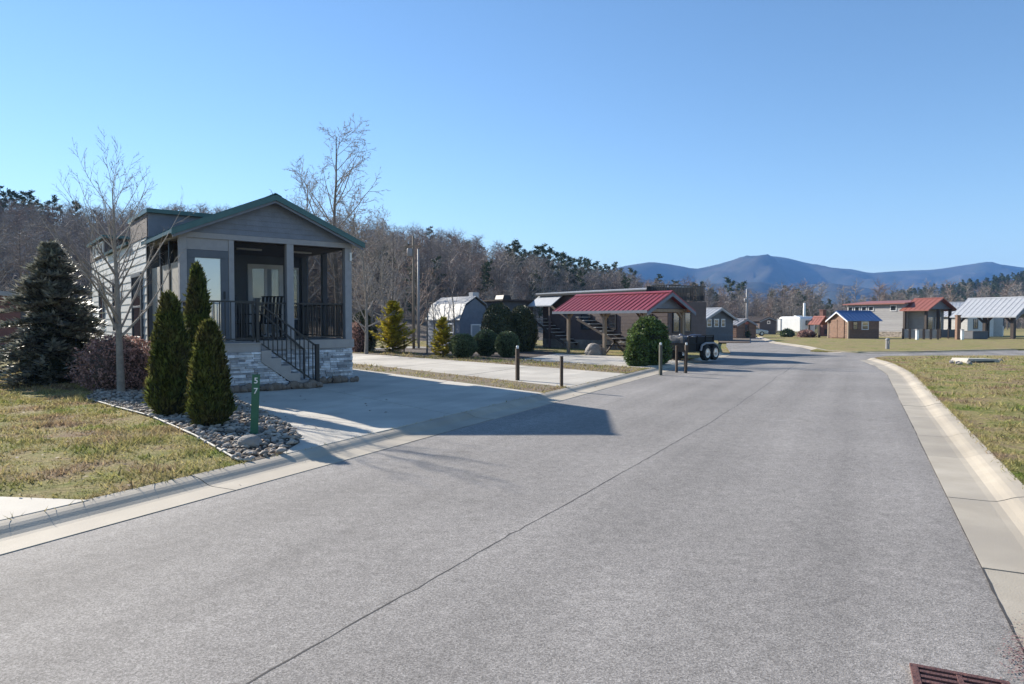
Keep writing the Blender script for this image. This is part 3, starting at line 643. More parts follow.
def stuff_mesh(name,label,parts):
    """parts: list of (items, material) -> one object"""
    m=bpy.data.meshes.new(name); Vs=[];loops=[];starts=[];mi=[];n=0;ls=0
    for k,(items,mt) in enumerate(parts):
        V,Q,Tt=merge(items,k); m.materials.append(M[mt]); Vs.append(V)
        for Fc in (Q,Tt):
            if len(Fc)==0: continue
            kk=Fc.shape[1]; loops.append((Fc+n).ravel()); starts.append(ls+np.arange(0,Fc.size,kk)); mi.append(np.full(len(Fc),k)); ls+=Fc.size
        n+=len(V)
    V=np.concatenate(Vs); Lp=np.concatenate(loops).astype(np.int32); St=np.concatenate(starts).astype(np.int32); MI=np.concatenate(mi).astype(np.int32)
    m.vertices.add(len(V)); m.vertices.foreach_set('co',V.ravel()); m.loops.add(len(Lp)); m.loops.foreach_set('vertex_index',Lp); m.polygons.add(len(St)); m.polygons.foreach_set('loop_start',St); m.polygons.foreach_set('material_index',MI); m.update(calc_edges=True)
    o=bpy.data.objects.new(name,m); COL.objects.link(o); o['kind']='stuff'; o['label']=label; return o
tk,c1,c2,pn=[],[],[],[]
for i in range(2500):
    px=rng.uniform(-560,800); rd_=interp(px,RX,RD); Y=rng.uniform(84 if px<540 else 120,rd_+14); s=rng.uniform(.42,.80); z=hill_h(px,Y)-.1; x=(px-512)/F*Y; rz=rng.random()*6.28; j=rng.randrange(5)
    tk.append((LB_[j][0],x,Y,z,s,rz)); (c1 if rng.random()<.72 else c2).append((LB_[j][1],x,Y,z,s,rz))
    if px>360 and rng.random()<.06 or px<0 and rng.random()<.04:
        j=rng.randrange(4); tk.append((LP_[j][0],x+2,Y,z,s*.8,rz)); pn.append((LP_[j][1],x+2,Y,z,s*.8,rz))
stuff_mesh('woods','leafless brown woods covering the long hill on the left',[(tk,'bark'),(c1,'twig'),(c2,'twigr'),(pn,'pine')])
tk,c1,c2,pn=[],[],[],[]
for i in range(2100):
    px=rng.uniform(690,1130); Y=rng.uniform(200,250) if rng.random()<.3 else rng.uniform(250,420); s=rng.uniform(.5,.75); z=green_h(px,Y)-.1 if px>=780 else T(Y)-.1; x=(px-512)/F*Y; rz=rng.random()*6.28
    if Y>250 and px>880 and rng.random()<.62 or Y>250 and px>800 and rng.random()<.12:
        j=rng.randrange(4); tk.append((LP_[j][0],x,Y,z,s*.9,rz)); pn.append((LP_[j][1],x,Y,z,s*.9,rz))
    else:
        j=rng.randrange(5); tk.append((LB_[j][0],x,Y,z,s*.85,rz)); (c1 if rng.random()<.6 else c2).append((LB_[j][1],x,Y,z,s*.85,rz))
stuff_mesh('woods','mixed pine and bare woods on the low hill at the right',[(tk,'bark'),(c1,'twig'),(c2,'twigr'),(pn,'pine')])

# ------------------------------------------------------------------ grass blades, rock bed
def inpoly(P,poly):
    x,y=P[:,0],P[:,1]; ins=np.zeros(len(P),bool); n=len(poly)
    for i in range(n):
        x1,y1=poly[i][:2]; x2,y2=poly[(i+1)%n][:2]
        c=((y1>y)!=(y2>y))&(x<(x2-x1)*(y-y1)/((y2-y1) or 1e-9)+x1); ins^=c
    return ins
def clipk(p):
    q=hit_back(p); return q+(-AX*.02) if (p.xy-q).dot(AX)>0 else p.xy
BED=[tuple(clipk(G(x,y))) for x,y in ((86,399),(112,407),(150,417),(195,437),(238,462),(258,465),(284,457),(300,443),(296,430),(275,418),(252,408),(238,399),(225,388),(160,384),(118,386),(95,392))]
DRV=[D1,D2,D3,[D0[0], D0[1], D0[1]-Vector((.78,-.1))*9, D0[0]-Vector((.78,-.1))*9]]
def blades(poly,n,h,wd,seed,name,label,far=True):
    rg=np.random.default_rng(seed); P=np.array([p[:2] for p in poly]); lo,hi=P.min(0),P.max(0)
    Q=rg.uniform(lo,hi,(n,2)); Q=Q[inpoly(Q,poly)]
    for q in DRV+[BED]: Q=Q[~inpoly(Q,[tuple(v) for v in q])]
    if far: Q=Q[rg.random(len(Q))<np.clip((9/np.hypot(Q[:,0],Q[:,1]))**1.6,.05,1)]
    cl=np.array([mnoise.noise((a*2.2,b*2.2,seed)) for a,b in Q]); Q=Q[rg.random(len(Q))<.55+.9*cl]; cl=np.array([mnoise.noise((a*1.1,b*1.1,seed+3)) for a,b in Q]); n=len(Q)
    z=np.array([T(b) for b in Q[:,1]])+LAWN-.005; a=rg.random(n)*6.28; ln=h*rg.uniform(.4,1.5,n)*(1+1.8*np.clip(cl,-.4,1)); w_=wd*rg.uniform(.6,1.4,n)*(1+np.hypot(Q[:,0],Q[:,1])/14)
    t=rg.uniform(.2,1.5,n); b=rg.random(n)*6.28
    base=np.stack([Q[:,0],Q[:,1],z],1); sd=np.stack([np.cos(a),np.sin(a),np.zeros(n)],1)*w_[:,None]; tip=base+np.stack([np.cos(b)*t*ln,np.sin(b)*t*ln,ln],1)
    V=np.stack([base-sd,base+sd,tip],1).reshape(-1,3); o=npmesh(name,V,np.arange(3*n).reshape(-1,3),M['blade']); o['kind']='stuff'; o['label']=label; return o
lb=[p for p in dense(LB,1) if 3<p[1]<34]
ln_=[(x-.02,y) for x,y in lb if y<11.5]
blades(ln_+[(-3,14),(-9,22),(-19,22),(-13,7)],330000,.05,.006,1,'grass','short tan and green winter grass on the nearest left lot',far=False)
blades([(x-.02,y) for x,y in lb if y>11]+[(2,60),(-40,60),(-40,16),(-12,16)],120000,.05,.006,6,'grass','short winter grass between the farther left lots')
rb=[p for p in dense(RB,1) if 2<p[1]<30]
blades([(x+.02,y) for x,y in rb]+[(19,30.5),(30,30),(20,14),(8,2)],520000,.05,.006,2,'grass','short winter grass right of the kerb')
# ragged taller grass along the kerb
def fringe(line,seed,side,label,y0,y1):
    rg=np.random.default_rng(seed); pts=[p for p in dense(line,.03) if y0<p[1]<y1]; Q=np.array(pts); Q=np.repeat(Q,5,0)+rg.normal(0,.045,(len(Q)*5,2)); Q[:,0]+=side*.07
    for q in DRV+[BED]: Q=Q[~inpoly(Q,[tuple(v) for v in q])]
    n=len(Q); a=rg.random(n)*6.28; b=rg.random(n)*6.28; ln=.05*rg.uniform(.5,1.5,n); z=np.array([T(v) for v in Q[:,1]])+LAWN
    base=np.stack([Q[:,0],Q[:,1],z],1); sd=np.stack([np.cos(a),np.sin(a),np.zeros(n)],1)*.005; tip=base+np.stack([np.cos(b)*ln*.9,np.sin(b)*ln*.9,ln*.8],1)
    V=np.stack([base-sd,base+sd,tip],1).reshape(-1,3); o=npmesh('grass',V,np.arange(3*n).reshape(-1,3),M['blade']); o['kind']='stuff'; o['label']=label
fringe(LB,4,-1,'ragged grass edge behind the left kerb',4,30); fringe(RB,5,1,'ragged grass edge behind the right kerb',3,29)

struct(poly_sheet('rock_bed_base', BED, LAWN+.008, M['mulch']))
ico=bmesh.new(); bmesh.ops.create_icosphere(ico,subdivisions=2,radius=1); IV=np.array([v.co[:] for v in ico.verts]); IF=np.array([[v.index for v in f.verts] for f in ico.faces]); ico.free()
def stones(poly,n,smin,smax,seed,mat,name,label,z=LAWN):
    rg=np.random.default_rng(seed); P=np.array([p[:2] for p in poly]); Q=rg.uniform(P.min(0),P.max(0),(n,2)); Q=Q[inpoly(Q,poly)]; Vs=[];Fs=[]
    for i,q in enumerate(Q):
        s=smin+(smax-smin)*rg.random()**2.2; sc=np.array([s*rg.uniform(.8,1.6),s*rg.uniform(.6,1.0),s*rg.uniform(.4,.75)]); nz=1+.22*np.sin(IV@rg.normal(0,2.2,3)+rg.random()*6)
        v=IV*nz[:,None]*sc; a=rg.random()*6.28; c,s_=np.cos(a),np.sin(a); v=np.stack([v[:,0]*c-v[:,1]*s_,v[:,0]*s_+v[:,1]*c,v[:,2]],1)+[q[0],q[1],T(q[1])+z+sc[2]*.55+rg.random()*.03]; Vs.append(v);Fs.append(IF+i*len(IV))
    o=npmesh(name,np.concatenate(Vs),np.concatenate(Fs),M[mat],smooth=True); o['kind']='stuff'; o['label']=label; return o
stones(BED,17000,.012,.048,8,'rock','river_rocks','bed of rounded grey river rocks around the arborvitaes')
eb=[tuple(p) for p in BED[:6]]; mb=MB(); eb=dense(eb,.15)
mb.tube([(x,y,LAWN+.025) for x,y in eb],[.014]*len(eb),6); tag(mb.build('garden_edging',M['edging'],smooth=True),'thin pale edging strip between the lawn and the rock bed','edging')
def rockobj(name,label,loc,s,seed,mat='boulder',cat='rock',group=None,rz=0,sub=3,ang=.5):
    bm=bmesh.new(); bmesh.ops.create_icosphere(bm,subdivisions=sub,radius=1); rr=random.Random(seed)
    pl=[(rv(rr),rr.uniform(.6,.95)) for _ in range(int(14*ang)+3)]
    for v in bm.verts:
        n=v.co.normalized(); r=1.0
        for d,k in pl:
            dt=n.dot(d)
            if dt>.05: r=min(r,k/dt)
        r*=1+.06*mnoise.noise(n*3+Vector((seed,0,0)))
        v.co=Vector((n.x*r*s[0],n.y*r*s[1],n.z*r*s[2]+s[2]*.55))
    m=bpy.data.meshes.new(name); bm.to_mesh(m); bm.free(); m.materials.append(M[mat]); o=bpy.data.objects.new(name,m); COL.objects.link(o); o.location=loc; o.rotation_euler=(0,0,rz); tag(o,label,cat,group); return o
p=G(251,447); rockobj('boulder','rounded grey boulder at the foot of the green number post',p,(.17,.13,.10),3)
p=G(594,355); rockobj('boulder','large pale boulder under the red roofed pavilion',p,(.62,.5,.36),9,ang=1.0,rz=.3)

def litter(polys,n,seed,label,z=.006,sz=.03):
    rg=np.random.default_rng(seed); Vs=[]
    for poly,zo,cnt in polys:
        P=np.array([p[:2] for p in poly]); Q=rg.uniform(P.min(0),P.max(0),(cnt,2)); Q=Q[inpoly(Q,poly)]
        cl=np.array([mnoise.noise((a*.9,b*.9,seed)) for a,b in Q]); Q=Q[rg.random(len(Q))<.35+1.2*cl]
        for q in Q:
            a=rg.random()*6.28; s=sz*rg.uniform(.5,1.3); c,s_=np.cos(a),np.sin(a); zz=T(q[1])+zo+z
            for dx,dy,dz in ((-1,0,0),(0,-.5,rg.random()*.5),(1,0,rg.random()*.4),(0,.5,rg.random()*.5)):
                Vs.append((q[0]+(dx*c-dy*s_)*s,q[1]+(dx*s_+dy*c)*s,zz+dz*s))
    o=npmesh('leaf_litter',Vs,np.arange(len(Vs)).reshape(-1,4),M['litter']); o['kind']='stuff'; o['label']=label
gl=offset_line(dense(LE[1:3],1),-.36); g0=offset_line(dense(LE[1:3],1),-.02)
litter([(gl+g0[::-1],.004,1500),(BED,LAWN+.07,900),([D1[1],D2[0],D2[3],D1[1]-AX*34],LAWN+.02,5000),([D2[1],D3[0],D3[3],D2[1]-AX*22],LAWN+.02,2500),(ln_+[(-3,14),(-9,22),(-19,22),(-13,7)],LAWN+.02,2600),([(x,y) for x,y in rb]+[(19,30.5),(30,30),(20,14),(8,2)],LAWN+.02,3000)],1,3,'scattered brown leaves on the verges and in the gutter',sz=.028)
for pl_,n_,sd_ in (([D1[1],D2[0],D2[3],D1[1]-AX*34],90000,11),([D2[1],D3[0],D3[3],D2[1]-AX*22],60000,12)):
    blades(pl_,n_,.06,.006,sd_,'grass','sparse dormant grass on a verge between two driveways',far=False)
# ------------------------------------------------------------------ building helpers
def window(parent, face, a0, a1, z0, z1, W=0, D=0, frame='dkframe', pane='glass', fw=.07, mull=0, mid=False, name='window', base=0.0):
    """face: f (y=0, looks -y) l (x=0, looks -x) r (x=W) ; base = wall position along the normal"""
    mb=MB(); pn=MB(); t=.05
    def bx(m,a,b,c,d_,o0,o1):
        if face=='f': m.box(a,base-o1,c,b,base-o0,d_)
        elif face=='l': m.box(base-o1,a,c,base-o0,b,d_)
        elif face=='r': m.box(base+o0,a,c,base+o1,b,d_)
    bx(mb,a0,a1,z1-fw,z1,-.02,t); bx(mb,a0,a1,z0,z0+fw,-.02,t+.01); bx(mb,a0,a0+fw,z0+fw,z1-fw,-.02,t-.005); bx(mb,a1-fw,a1,z0+fw,z1-fw,-.02,t-.005)
    for k in range(mull):
        c=a0+(a1-a0)*(k+1)/(mull+1); bx(mb,c-fw*.3,c+fw*.3,z0+fw,z1-fw,-.01,t-.012)
    if mid: c=(z0+z1)/2; bx(mb,a0+fw,a1-fw,c-fw*.3,c+fw*.3,-.01,t-.015)
    w_=mb.build(name,M[frame],parent,bevel=.004); bx(pn,a0+fw*.6,a1-fw*.6,z0+fw*.6,z1-fw*.6,.004,.02); pn.build('pane',M[pane],w_); return w_
def laps(mb, face, a0, a1, z0, z1, pitch=.18, base=0.0, topf=None, out=.022):
    n=int(round((z1-z0)/pitch)); pitch=(z1-z0)/n
    for i in range(n):
        b,t_=z0+i*pitch,z0+(i+1)*pitch; s0,s1=a0,a1; u0,u1=a0,a1
        if topf: s0,s1=topf(b); u0,u1=topf(t_)
        if s1-s0<.05: continue
        if u1<u0: u0=u1=(s0+s1)/2
        pr=[(s0,b,out),(s1,b,out),(u1,t_,.004),(u0,t_,.004),(s0,b,-.01),(s1,b,-.01),(u1,t_,-.01),(u0,t_,-.01)]
        if face=='f': vs=[(a,base-o,z) for a,z,o in pr]
        elif face=='l': vs=[(base-o,a,z) for a,z,o in pr]
        else: vs=[(base+o,a,z) for a,z,o in pr]
        mb.add(vs,[(0,1,2,3),(4,5,1,0),(7,6,5,4),(3,2,6,7),(0,3,7,4),(1,5,6,2)])
def gable_roof(mb, W, y0, y1, He, Hr, ov, th=.07, rib=.4, cx=None):
    cx=W/2 if cx is None else cx; sl=(Hr-He)/cx
    for s in (-1,1):
        e=(cx+s*(W/2+ov)); ze=He-sl*ov
        mb.prism([(cx,Hr),(e,ze),(e,ze+th),(cx,Hr+th)],y0,y1)
        if rib:
            n=int((y1-y0)/rib)
            for i in range(n+1):
                y=y0+.012+(y1-y0-.04)*i/n; mb.prism([(cx+s*.03,Hr+th-s*0),(e,ze+th-.002),(e,ze+th+.025),(cx+s*.03,Hr+th+.023)],y,y+.02)
    mb.prism([(cx-.14,Hr+th-.14*sl+.03),(cx,Hr+th+.03),(cx+.14,Hr+th-.14*sl+.03),(cx+.14,Hr+th-.14*sl+.045),(cx,Hr+th+.05),(cx-.14,Hr+th-.14*sl+.045)],y0-.01,y1+.01)
def gable_wall(mb, W, y0, y1, z0, He, Hr):
    mb.prism([(0,z0),(W,z0),(W,He),(W/2,Hr),(0,He)],y0,y1)
def rakes(mb, W, y, He, Hr, ov, w=.14, t=.04):
    cx=W/2; sl=(Hr-He)/cx
    for s in (-1,1):
        e=cx+s*(W/2+ov); ze=He-sl*ov; mb.prism([(cx,Hr-w),(e,ze-w),(e,ze),(cx,Hr)],y,y+t)
def fr(loc,rz):
    c,s=math.cos(rz),math.sin(rz); return Vector((loc[0],loc[1])),Vector((c,s)),Vector((-s,c))
def solve(px, o, d_):                         # distance along d_ from o to the bearing px
    k=(px-512)/F; return (k*o[1]-o[0])/(d_[0]-k*d_[1])

# ------------------------------------------------------------------ porch cottage
UX=Vector((.785,.62)).normalized(); VY=Vector((-.62,.785)).normalized()
P0=G(352,381); W=-solve(181,P0.xy,UX); Q=P0.xy-UX*W
H=thing('cottage','grey porch cottage with teal roof, screened porch and white stone base','house',(Q.x,Q.y,LAWN),LOT); H.scale=(1,1,1.027)
DK=1.04
# skirt
def stones_wall(mb,face,a0,a1,z0,z1,base,seed,cut=None):
    rr=random.Random(seed); z=z0
    while z<z1-.02:
        h=rr.choice([.04,.05,.065]); h=min(h,z1-z); a=a0-rr.uniform(0,.2)
        while a<a1:
            l=rr.uniform(.10,.32); s,e=max(a,a0),min(a+l,a1); a+=l
            if cut:
                lim=cut(z+h)
                e=min(e,lim)
            if e-s<.03: continue
            o=rr.uniform(.004,.035); g=.004
            if face=='f': mb.box(s+g,base-o,z+g,e-g,base+.03,z+h-g)
            elif face=='l': mb.box(base-o,s+g,z+g,base+.03,e-g,z+h-g)
            else: mb.box(base-.03,s+g,z+g,base+o,e-g,z+h-g)
        z+=h
LV=-.95; US,UE=1.42,2.74                       # landing edge, stair top and foot
sk=MB(); stones_wall(sk,'f',0,W,-.12,DK-.2,0,1); stones_wall(sk,'l',0,3.1,-.12,DK-.2,0,2); stones_wall(sk,'r',0,3.1,-.12,DK-.2,W,3)
stones_wall(sk,'l',LV,0,-.12,DK-.2,0,5); stones_wall(sk,'f',0,UE-.35,-.12,DK-.2,LV,4,cut=lambda z:US+max(0,(DK-.40-z)/(DK-.28)*(UE-.28-US)))
sk.box(.03,.03,-.2,W-.03,3.1,DK-.22); sk.box(.03,LV+.03,-.2,US-.2,0,DK-.22)
sk.prism([(US-.2,-.2),(UE-.3,-.2),(US-.15,DK-.24),(US-.2,DK-.24)],LV+.03,-.02)
sk.build('stone_skirt',M['stone'],H)
fl=MB(); fl.box(-.03,-.03,DK-.2,W+.03,3.1,DK-.17); fl.box(0,0,DK-.17,W,3.1,DK-.002)
for i in range(30): fl.box(.02+i*W/30,.0,DK-.0015,.02+(i+1)*W/30-.008,3.1,DK+.012)
fl.box(-.03,LV,DK-.2,US,-.035,DK-.03)
for i in range(7): fl.box(-.05,LV-.03+i*.137,DK-.029,US+.01,LV-.03+i*.137+.13,DK)
fl.box(-.045,-.045,DK-.19,W+.045,-.004,DK+.01) if False else None
fl.build('deck',M['tan'],H)
rim=MB(); rim.box(US+.002,-.045,DK-.19,W+.045,-.031,DK+.014); rim.box(W+.031,-.03,DK-.19,W+.046,3.1,DK+.014); rim.box(-.046,-.03,DK-.19,-.031,3.1,DK+.014); rim.build('rim_board',M['tan'],H)
st=MB(); N=6; rise=DK/N; run=(UE-US)/N
for i in range(N-1):
    z=DK-(i+1)*rise; u=US+i*run
    st.box(u,LV+.03,z-.04,u+run+.03,-.05,z); st.box(u+.002,LV+.04,z-rise,u+.022,-.06,z-.041)
for yy in (LV-.045,-.05):
    pts=[(US,DK-.005),(US,DK-.34)]+[(UE-.02,-.10),(UE,-.02)]
    prof=[(US,DK-.42),(UE-.28,-.12),(UE,-.12),(UE,.04)]
    for i in range(N-1,0,-1):
        z=DK-i*rise; u=US+i*run; prof += [(u,z-rise+.0),(u,z)]
    prof += [(US,DK-rise),(US,DK-.005)]
    st.prism([(x,z) for x,z in prof],yy,yy+.03)
st.build('stairs',M['tan'],H)
# railings
def rail(mb,p,q,zh,n,b=.02,bot=.08):
    p,q=Vector(p),Vector(q); up=Vector((0,0,zh)); mb.bar(p+up,q+up,.045,.035); mb.bar(p+Vector((0,0,bot)),q+Vector((0,0,bot)),.03)
    for i in range(1,n): c=p.lerp(q,i/n); mb.bar(c+Vector((0,0,bot)),c+up,b)
rl=MB(); rail(rl,(0,LV+.05,DK),(US-.05,LV+.05,DK),.88,12); rl.bar((US-.05,LV+.05,DK-.02),(US-.05,LV+.05,DK+.95),.06); rl.bar((.02,LV+.05,DK-.02),(.02,LV+.05,DK+.93),.06); rail(rl,(.02,LV+.05,DK),(.02,-.05,DK),.88,8)
rl.build('railing',M['black'],H)
sr=MB(); rail(sr,(US-.02,LV+.05,DK-.05),(UE,LV+.05,.02),.90,13,bot=.06); sr.bar((UE,LV+.05,-.05),(UE,LV+.05,.98),.085); sr.build('stair_railing',M['black'],H)
sr=MB(); sr.bar((US+.1,-.10,DK+.82),(UE,-.10,.82),.04); sr.bar((UE,-.10,-.05),(UE,-.10,.84),.04); sr.bar((US+.1,-.10,DK),(US+.1,-.10,DK+.84),.04); sr.build('handrail',M['black'],H)
ir=MB(); rail(ir,(1.16,.08,DK),(2.36,.08,DK),.88,11); rail(ir,(2.56,.08,DK),(W-.2,.08,DK),.88,11); rail(ir,(W-.08,.2,DK),(W-.08,1.5,DK),.88,12); rail(ir,(W-.08,1.65,DK),(W-.08,3.0,DK),.88,12); ir.build('railing',M['black'],H)
# posts and beams
BZ=3.31; TZ=3.43
for x0,x1,y0,y1 in ((-.01,.14,-.01,.15),(1.03,1.15,0,.12),(2.37,2.54,-.01,.14),(W-.17,W+.01,-.01,.17),(W-.13,W,1.5,1.64),(W-.15,W,2.94,3.085)):
    MB().box(x0,y0,DK+.013,x1,y1,BZ).build('post',M['graypaint' if y0<1 else 'slate'],H,bevel=.006)
for x0,y0 in ((0,1.0),(0,1.95)): MB().box(-.005,y0,DK+.013,.09,y0+.09,BZ).build('post',M['black'],H)
bm_=MB(); bm_.box(-.02,-.02,BZ,W+.02,.14,TZ); bm_.box(-.02,.141,BZ,.12,3.1,TZ); bm_.box(W-.12,.141,BZ,W+.02,3.1,TZ); bm_.build('beam',M['graypaint'],H)
pl=MB(); pl.box(.142,.02,DK+2.02,1.028,.1,BZ-.002); pl.build('wall_panel',M['graypaint'],H)
dr=window(H,'f',.142,1.028,DK+.015,DK+2.015,frame='dkframe',pane='glass_sky',fw=.17,base=.06,name='door'); MB().bar((.93,-.02,DK+.95),(.93,-.02,DK+1.12),.03).build('handle',M['black'],dr)
bp=MB(); bp.box(.02,.15,DK+.013,.05,.998,2.80); bp.box(.02,1.092,DK+.013,.05,1.948,2.80); bp.box(.02,2.042,DK+.013,.05,3.09,2.80); bp.build('privacy_panel',M['beige'],H)
for a,b in ((1.16,2.36),(2.55,W-.18)): MB().box(a,.13,DK+.02,b,.134,BZ-.003).build('insect_screen',M['screen'],H)
for a,b in ((.18,1.49),(1.65,2.93)): MB().box(W-.03,a,DK+.02,W-.026,b,BZ-.003).build('insect_screen',M['screen'],H)
cl=MB(); cl.box(.125,.145,BZ-.03,W-.125,3.1,BZ-.005); cl.build('ceiling',M['darkceil'],H)
for c in ((1.9,1.3),(3.2,1.3)): MB().box(c[0]-.3,c[1]-.05,BZ-.07,c[0]+.3,c[1]+.05,BZ-.032).build('ceiling_light',M['lampw'],H)
# gable
RZ=4.28; EZ=TZ; sl=(RZ-EZ)/(W/2)
gs=MB(); laps(gs,'f',0,W,TZ+.004,RZ-.02,.115,base=.0,topf=lambda z:((z-EZ)/sl, W-(z-EZ)/sl),out=.018); gs.prism([(0,TZ+.002),(W,TZ+.002),(W/2,RZ-.01)],.02,.06); gs.build('gable_siding',M['bluegrey'],H)
rf=MB(); gable_roof(rf,W,-.30,3.1,EZ+.01,RZ+.01,.22,.08); rf.build('roof',M['teal'],H)
rk=MB(); rakes(rk,W,-.29,EZ+.005,RZ+.005,.20,.09,.03); rk.build('fascia',M['bluegrey'],H)
tr_=MB(); rakes(tr_,W,-.335,EZ+.095,RZ+.095,.23,.125,.03); tr_.build('rake_trim',M['teal'],H)
# body
BX0,BX1,BY0,BY1=-.06,W+.10,3.1,13.8; BH=3.60
bw=MB(); bw.box(BX0+.02,BY0+.02,0,BX1-.02,BY1-.02,BH); laps(bw,'l',BY0,BY1,.55,BH,.20,base=BX0+.02); laps(bw,'r',BY0,BY1,.55,BH,.20,base=BX1-.02); bw.build('wall',M['white'],H)
fw_=MB(); fw_.box(BX0,BY0-.001,-.1,BX1,BY0+.018,BH+.0); fw_.build('porch_wall',M['dkframe'],H)
for y in (BY0,BY1-.12): MB().box(BX0-.03,y,.5,BX0+.03,y+.12,BH).build('corner_board',M['black'],H)
bs=MB(); bs.box(BX0+.05,BY0+.05,-.3,BX1-.05,BY1-.05,.0); stones_wall(bs,'l',BY0,BY1,-.12,.54,BX0+.03,9); bs.build('foundation',M['stone'],H)
window(H,'l',3.9,5.3,1.0,2.75,frame='dkframe',base=BX0,mid=True,fw=.09); window(H,'l',7.6,8.6,1.1,2.75,frame='dkframe',base=BX0,mid=True,fw=.09); window(H,'l',10.6,11.6,1.3,2.75,frame='dkframe',base=BX0,fw=.09)
u0=solve(248,(Q+VY*3.1),UX); u1=solve(283,(Q+VY*3.1),UX)
d2=window(H,'f',u0,u1,DK+.014,DK+2.0,frame='whitedoor',pane='glass_sky',fw=.12,mull=1,base=3.08,name='door'); 
window(H,'f',u1+.12,u1+.45,DK+.5,DK+1.95,frame='whitedoor',pane='glass',fw=.04,base=3.08)
lo=MB(); lo.box(BX0+.02,BY0+.001,BH,BX1-.02,5.5,4.18); lo.build('loft_wall',M['bluegrey'],H); MB().box(BX0-.0,3.2,BH+.01,BX0+.018,5.48,4.15).build('loft_side',M['brown'],H); MB().box(BX0,10.2,BH+.01,BX0+.019,13.78,4.2).build('loft_side',M['brown'],H)
l2=MB(); l2.box(BX0+.02,10.2,BH,BX1-.02,13.78,4.2); l2.build('loft_wall',M['brown'],H)
for a in (10.45,11.3,12.15): window(H,'l',a,a+.6,3.68,4.12,frame='wht',pane='glass',fw=.05,base=BX0)
rr_=MB(); rr_.box(BX0-.04,BY0-.12,4.18,BX1+.15,5.65,4.28); rr_.box(BX0-.1,10.0,4.2,BX1+.15,14.0,4.29)
rr_.prism([(BX0-.1,BH-.0),(W/2,BH+.5),(BX1+.2,BH-.03),(BX1+.2,BH+.04),(W/2,BH+.58),(BX0-.1,BH+.07)],5.66,9.98); rr_.build('main_roof',M['teal'],H)
MB().box(W-.05,-.045,3.0,W+.0,-.012,3.2).build('wall_lamp',M['lampw'],H)
def toworld(u,v): return Q+UX*u+VY*v
# rocking chair on the porch
def chair(loc,rz,label):
    t=thing('rocking_chair',label,'chair',loc,rz); a=MB(); a.box(-.28,-.25,.38,.28,.25,.42); a.build('seat',M['black'],t)
    b=MB()
    for i in range(6): b.bar((-.25+i*.1,.24,.42),(-.25+i*.1,.42,1.12),.06,.02)
    b.bar((-.29,.42,1.12),(.29,.42,1.12),.08,.03); b.build('backrest',M['black'],t)
    for s in (-1,1):
        r=MB(); r.tube([(s*.27,-.45,.08),(s*.27,-.15,.02),(s*.27,.2,.02),(s*.27,.6,.10)],[.02]*4,6); r.build('rocker',M['black'],t)
        for y in (-.22,.24): MB().bar((s*.27,y,.02),(s*.27,y,.64 if y<0 else .45),.04).build('leg',M['black'],t)
        MB().box(s*.27-.05,-.28,.62,s*.27+.05,.28,.645).build('armrest',M['black'],t)
p=toworld(1.75,1.5); chair((p.x,p.y,LAWN+DK*1.027+.014),LOT+.6,'dark rocking chair on the porch behind the railing')
p=toworld(2.55,2.0); chair((p.x,p.y,LAWN+DK*1.027+.014),LOT-.7,'second dark rocking chair, deeper on the porch near the white doors')
# stones along the foot of the skirt
rr=random.Random(5); k=0
def stone_row(u0,u1,v,n):
    for i in range(n):
        p=toworld(u0+(u1-u0)*(i+.5)/n,v+rr.uniform(-.05,.05)); s=rr.uniform(.085,.14)
        rockobj('stone','brownish rounded stone in the row along the cottage base',(p.x,p.y,LAWN+.02),(s*1.05,s*.9,s*.85),300+i+int(u0*50),'stoneb','stone','stones along the cottage base',rr.random()*3,2,.3)
stone_row(.6,2.75,LV-.20,15); stone_row(2.75,W+.1,-.28,9)

# ------------------------------------------------------------------ red roofed pavilion and cottages on the left side
def post_braces(t,pts,h,mat,b=.10,br=.35,dirs=((1,0),(-1,0),(0,1),(0,-1))):
    for x,y,ds in pts:
        m=MB(); m.box(x-b/2,y-b/2,-.2,x+b/2,y+b/2,h); m.build('post',M[mat],t)
        for dx,dy in ds: MB().bar((x+dx*.03,y+dy*.03,h-br),(x+dx*br,y+dy*br,h-.02),b*.6).build('brace',M[mat],t)
O=G(645,357.3); ul=UX; Bk=solve(567,O.xy,VY); Wp=solve(684,O.xy,UX)
PV=thing('pavilion','open wooden pavilion with bright red metal roof beside the street','pavilion',(O.x,O.y,O.z),LOT)
He=zat(308.5,O.y)-O.z; Hr=zat(292.5,O.y+.9)-O.z-.02
post_braces(PV,[(.05,.05,((1,0),(0,1))),(Wp-.05,.05,((-1,0),(0,1))),(.05,Bk/2,((0,1),(0,-1))),(Wp-.05,Bk/2,((0,1),(0,-1))),(.05,Bk-.05,((0,-1),(1,0))),(Wp-.05,Bk-.05,((0,-1),))],He-.02,'lwood',.13,.42)
b=MB(); b.box(-.05,-.1,He-.16,.08,Bk+.1,He-.0); b.box(Wp-.08,-.1,He-.16,Wp+.05,Bk+.1,He); b.box(.09,-.02,He-.14,Wp-.09,.12,He-.01); b.box(.09,Bk-.12,He-.14,Wp-.09,Bk,He-.01); b.build('beam',M['lwood'],PV)
g=MB(); g.prism([(0,He+.01),(Wp,He+.01),(Wp/2,Hr-.02)],.03,.07); g.build('gable_end',M['bluegrey'],PV)
r=MB(); gable_roof(r,Wp,-.4,Bk+.75,He+.02,Hr,.32,.05,.28); r.build('roof',M['redroof'],PV); r=MB(); rakes(r,Wp,-.42,He+.02,Hr,.32,.15,.03); r.box(-.33,-.38,He-.20,-.305,Bk+.74,He-.075); r.build('fascia',M['bluegrey'],PV)
t=thing('picnic_table','dark picnic table under the red roofed pavilion','table',tuple(O+Vector((*(UX*1.1+VY*2.2),0))),LOT)
m=MB(); m.box(-.38,-.9,.70,.38,.9,.74); m.build('tabletop',M['dkwood'],t)
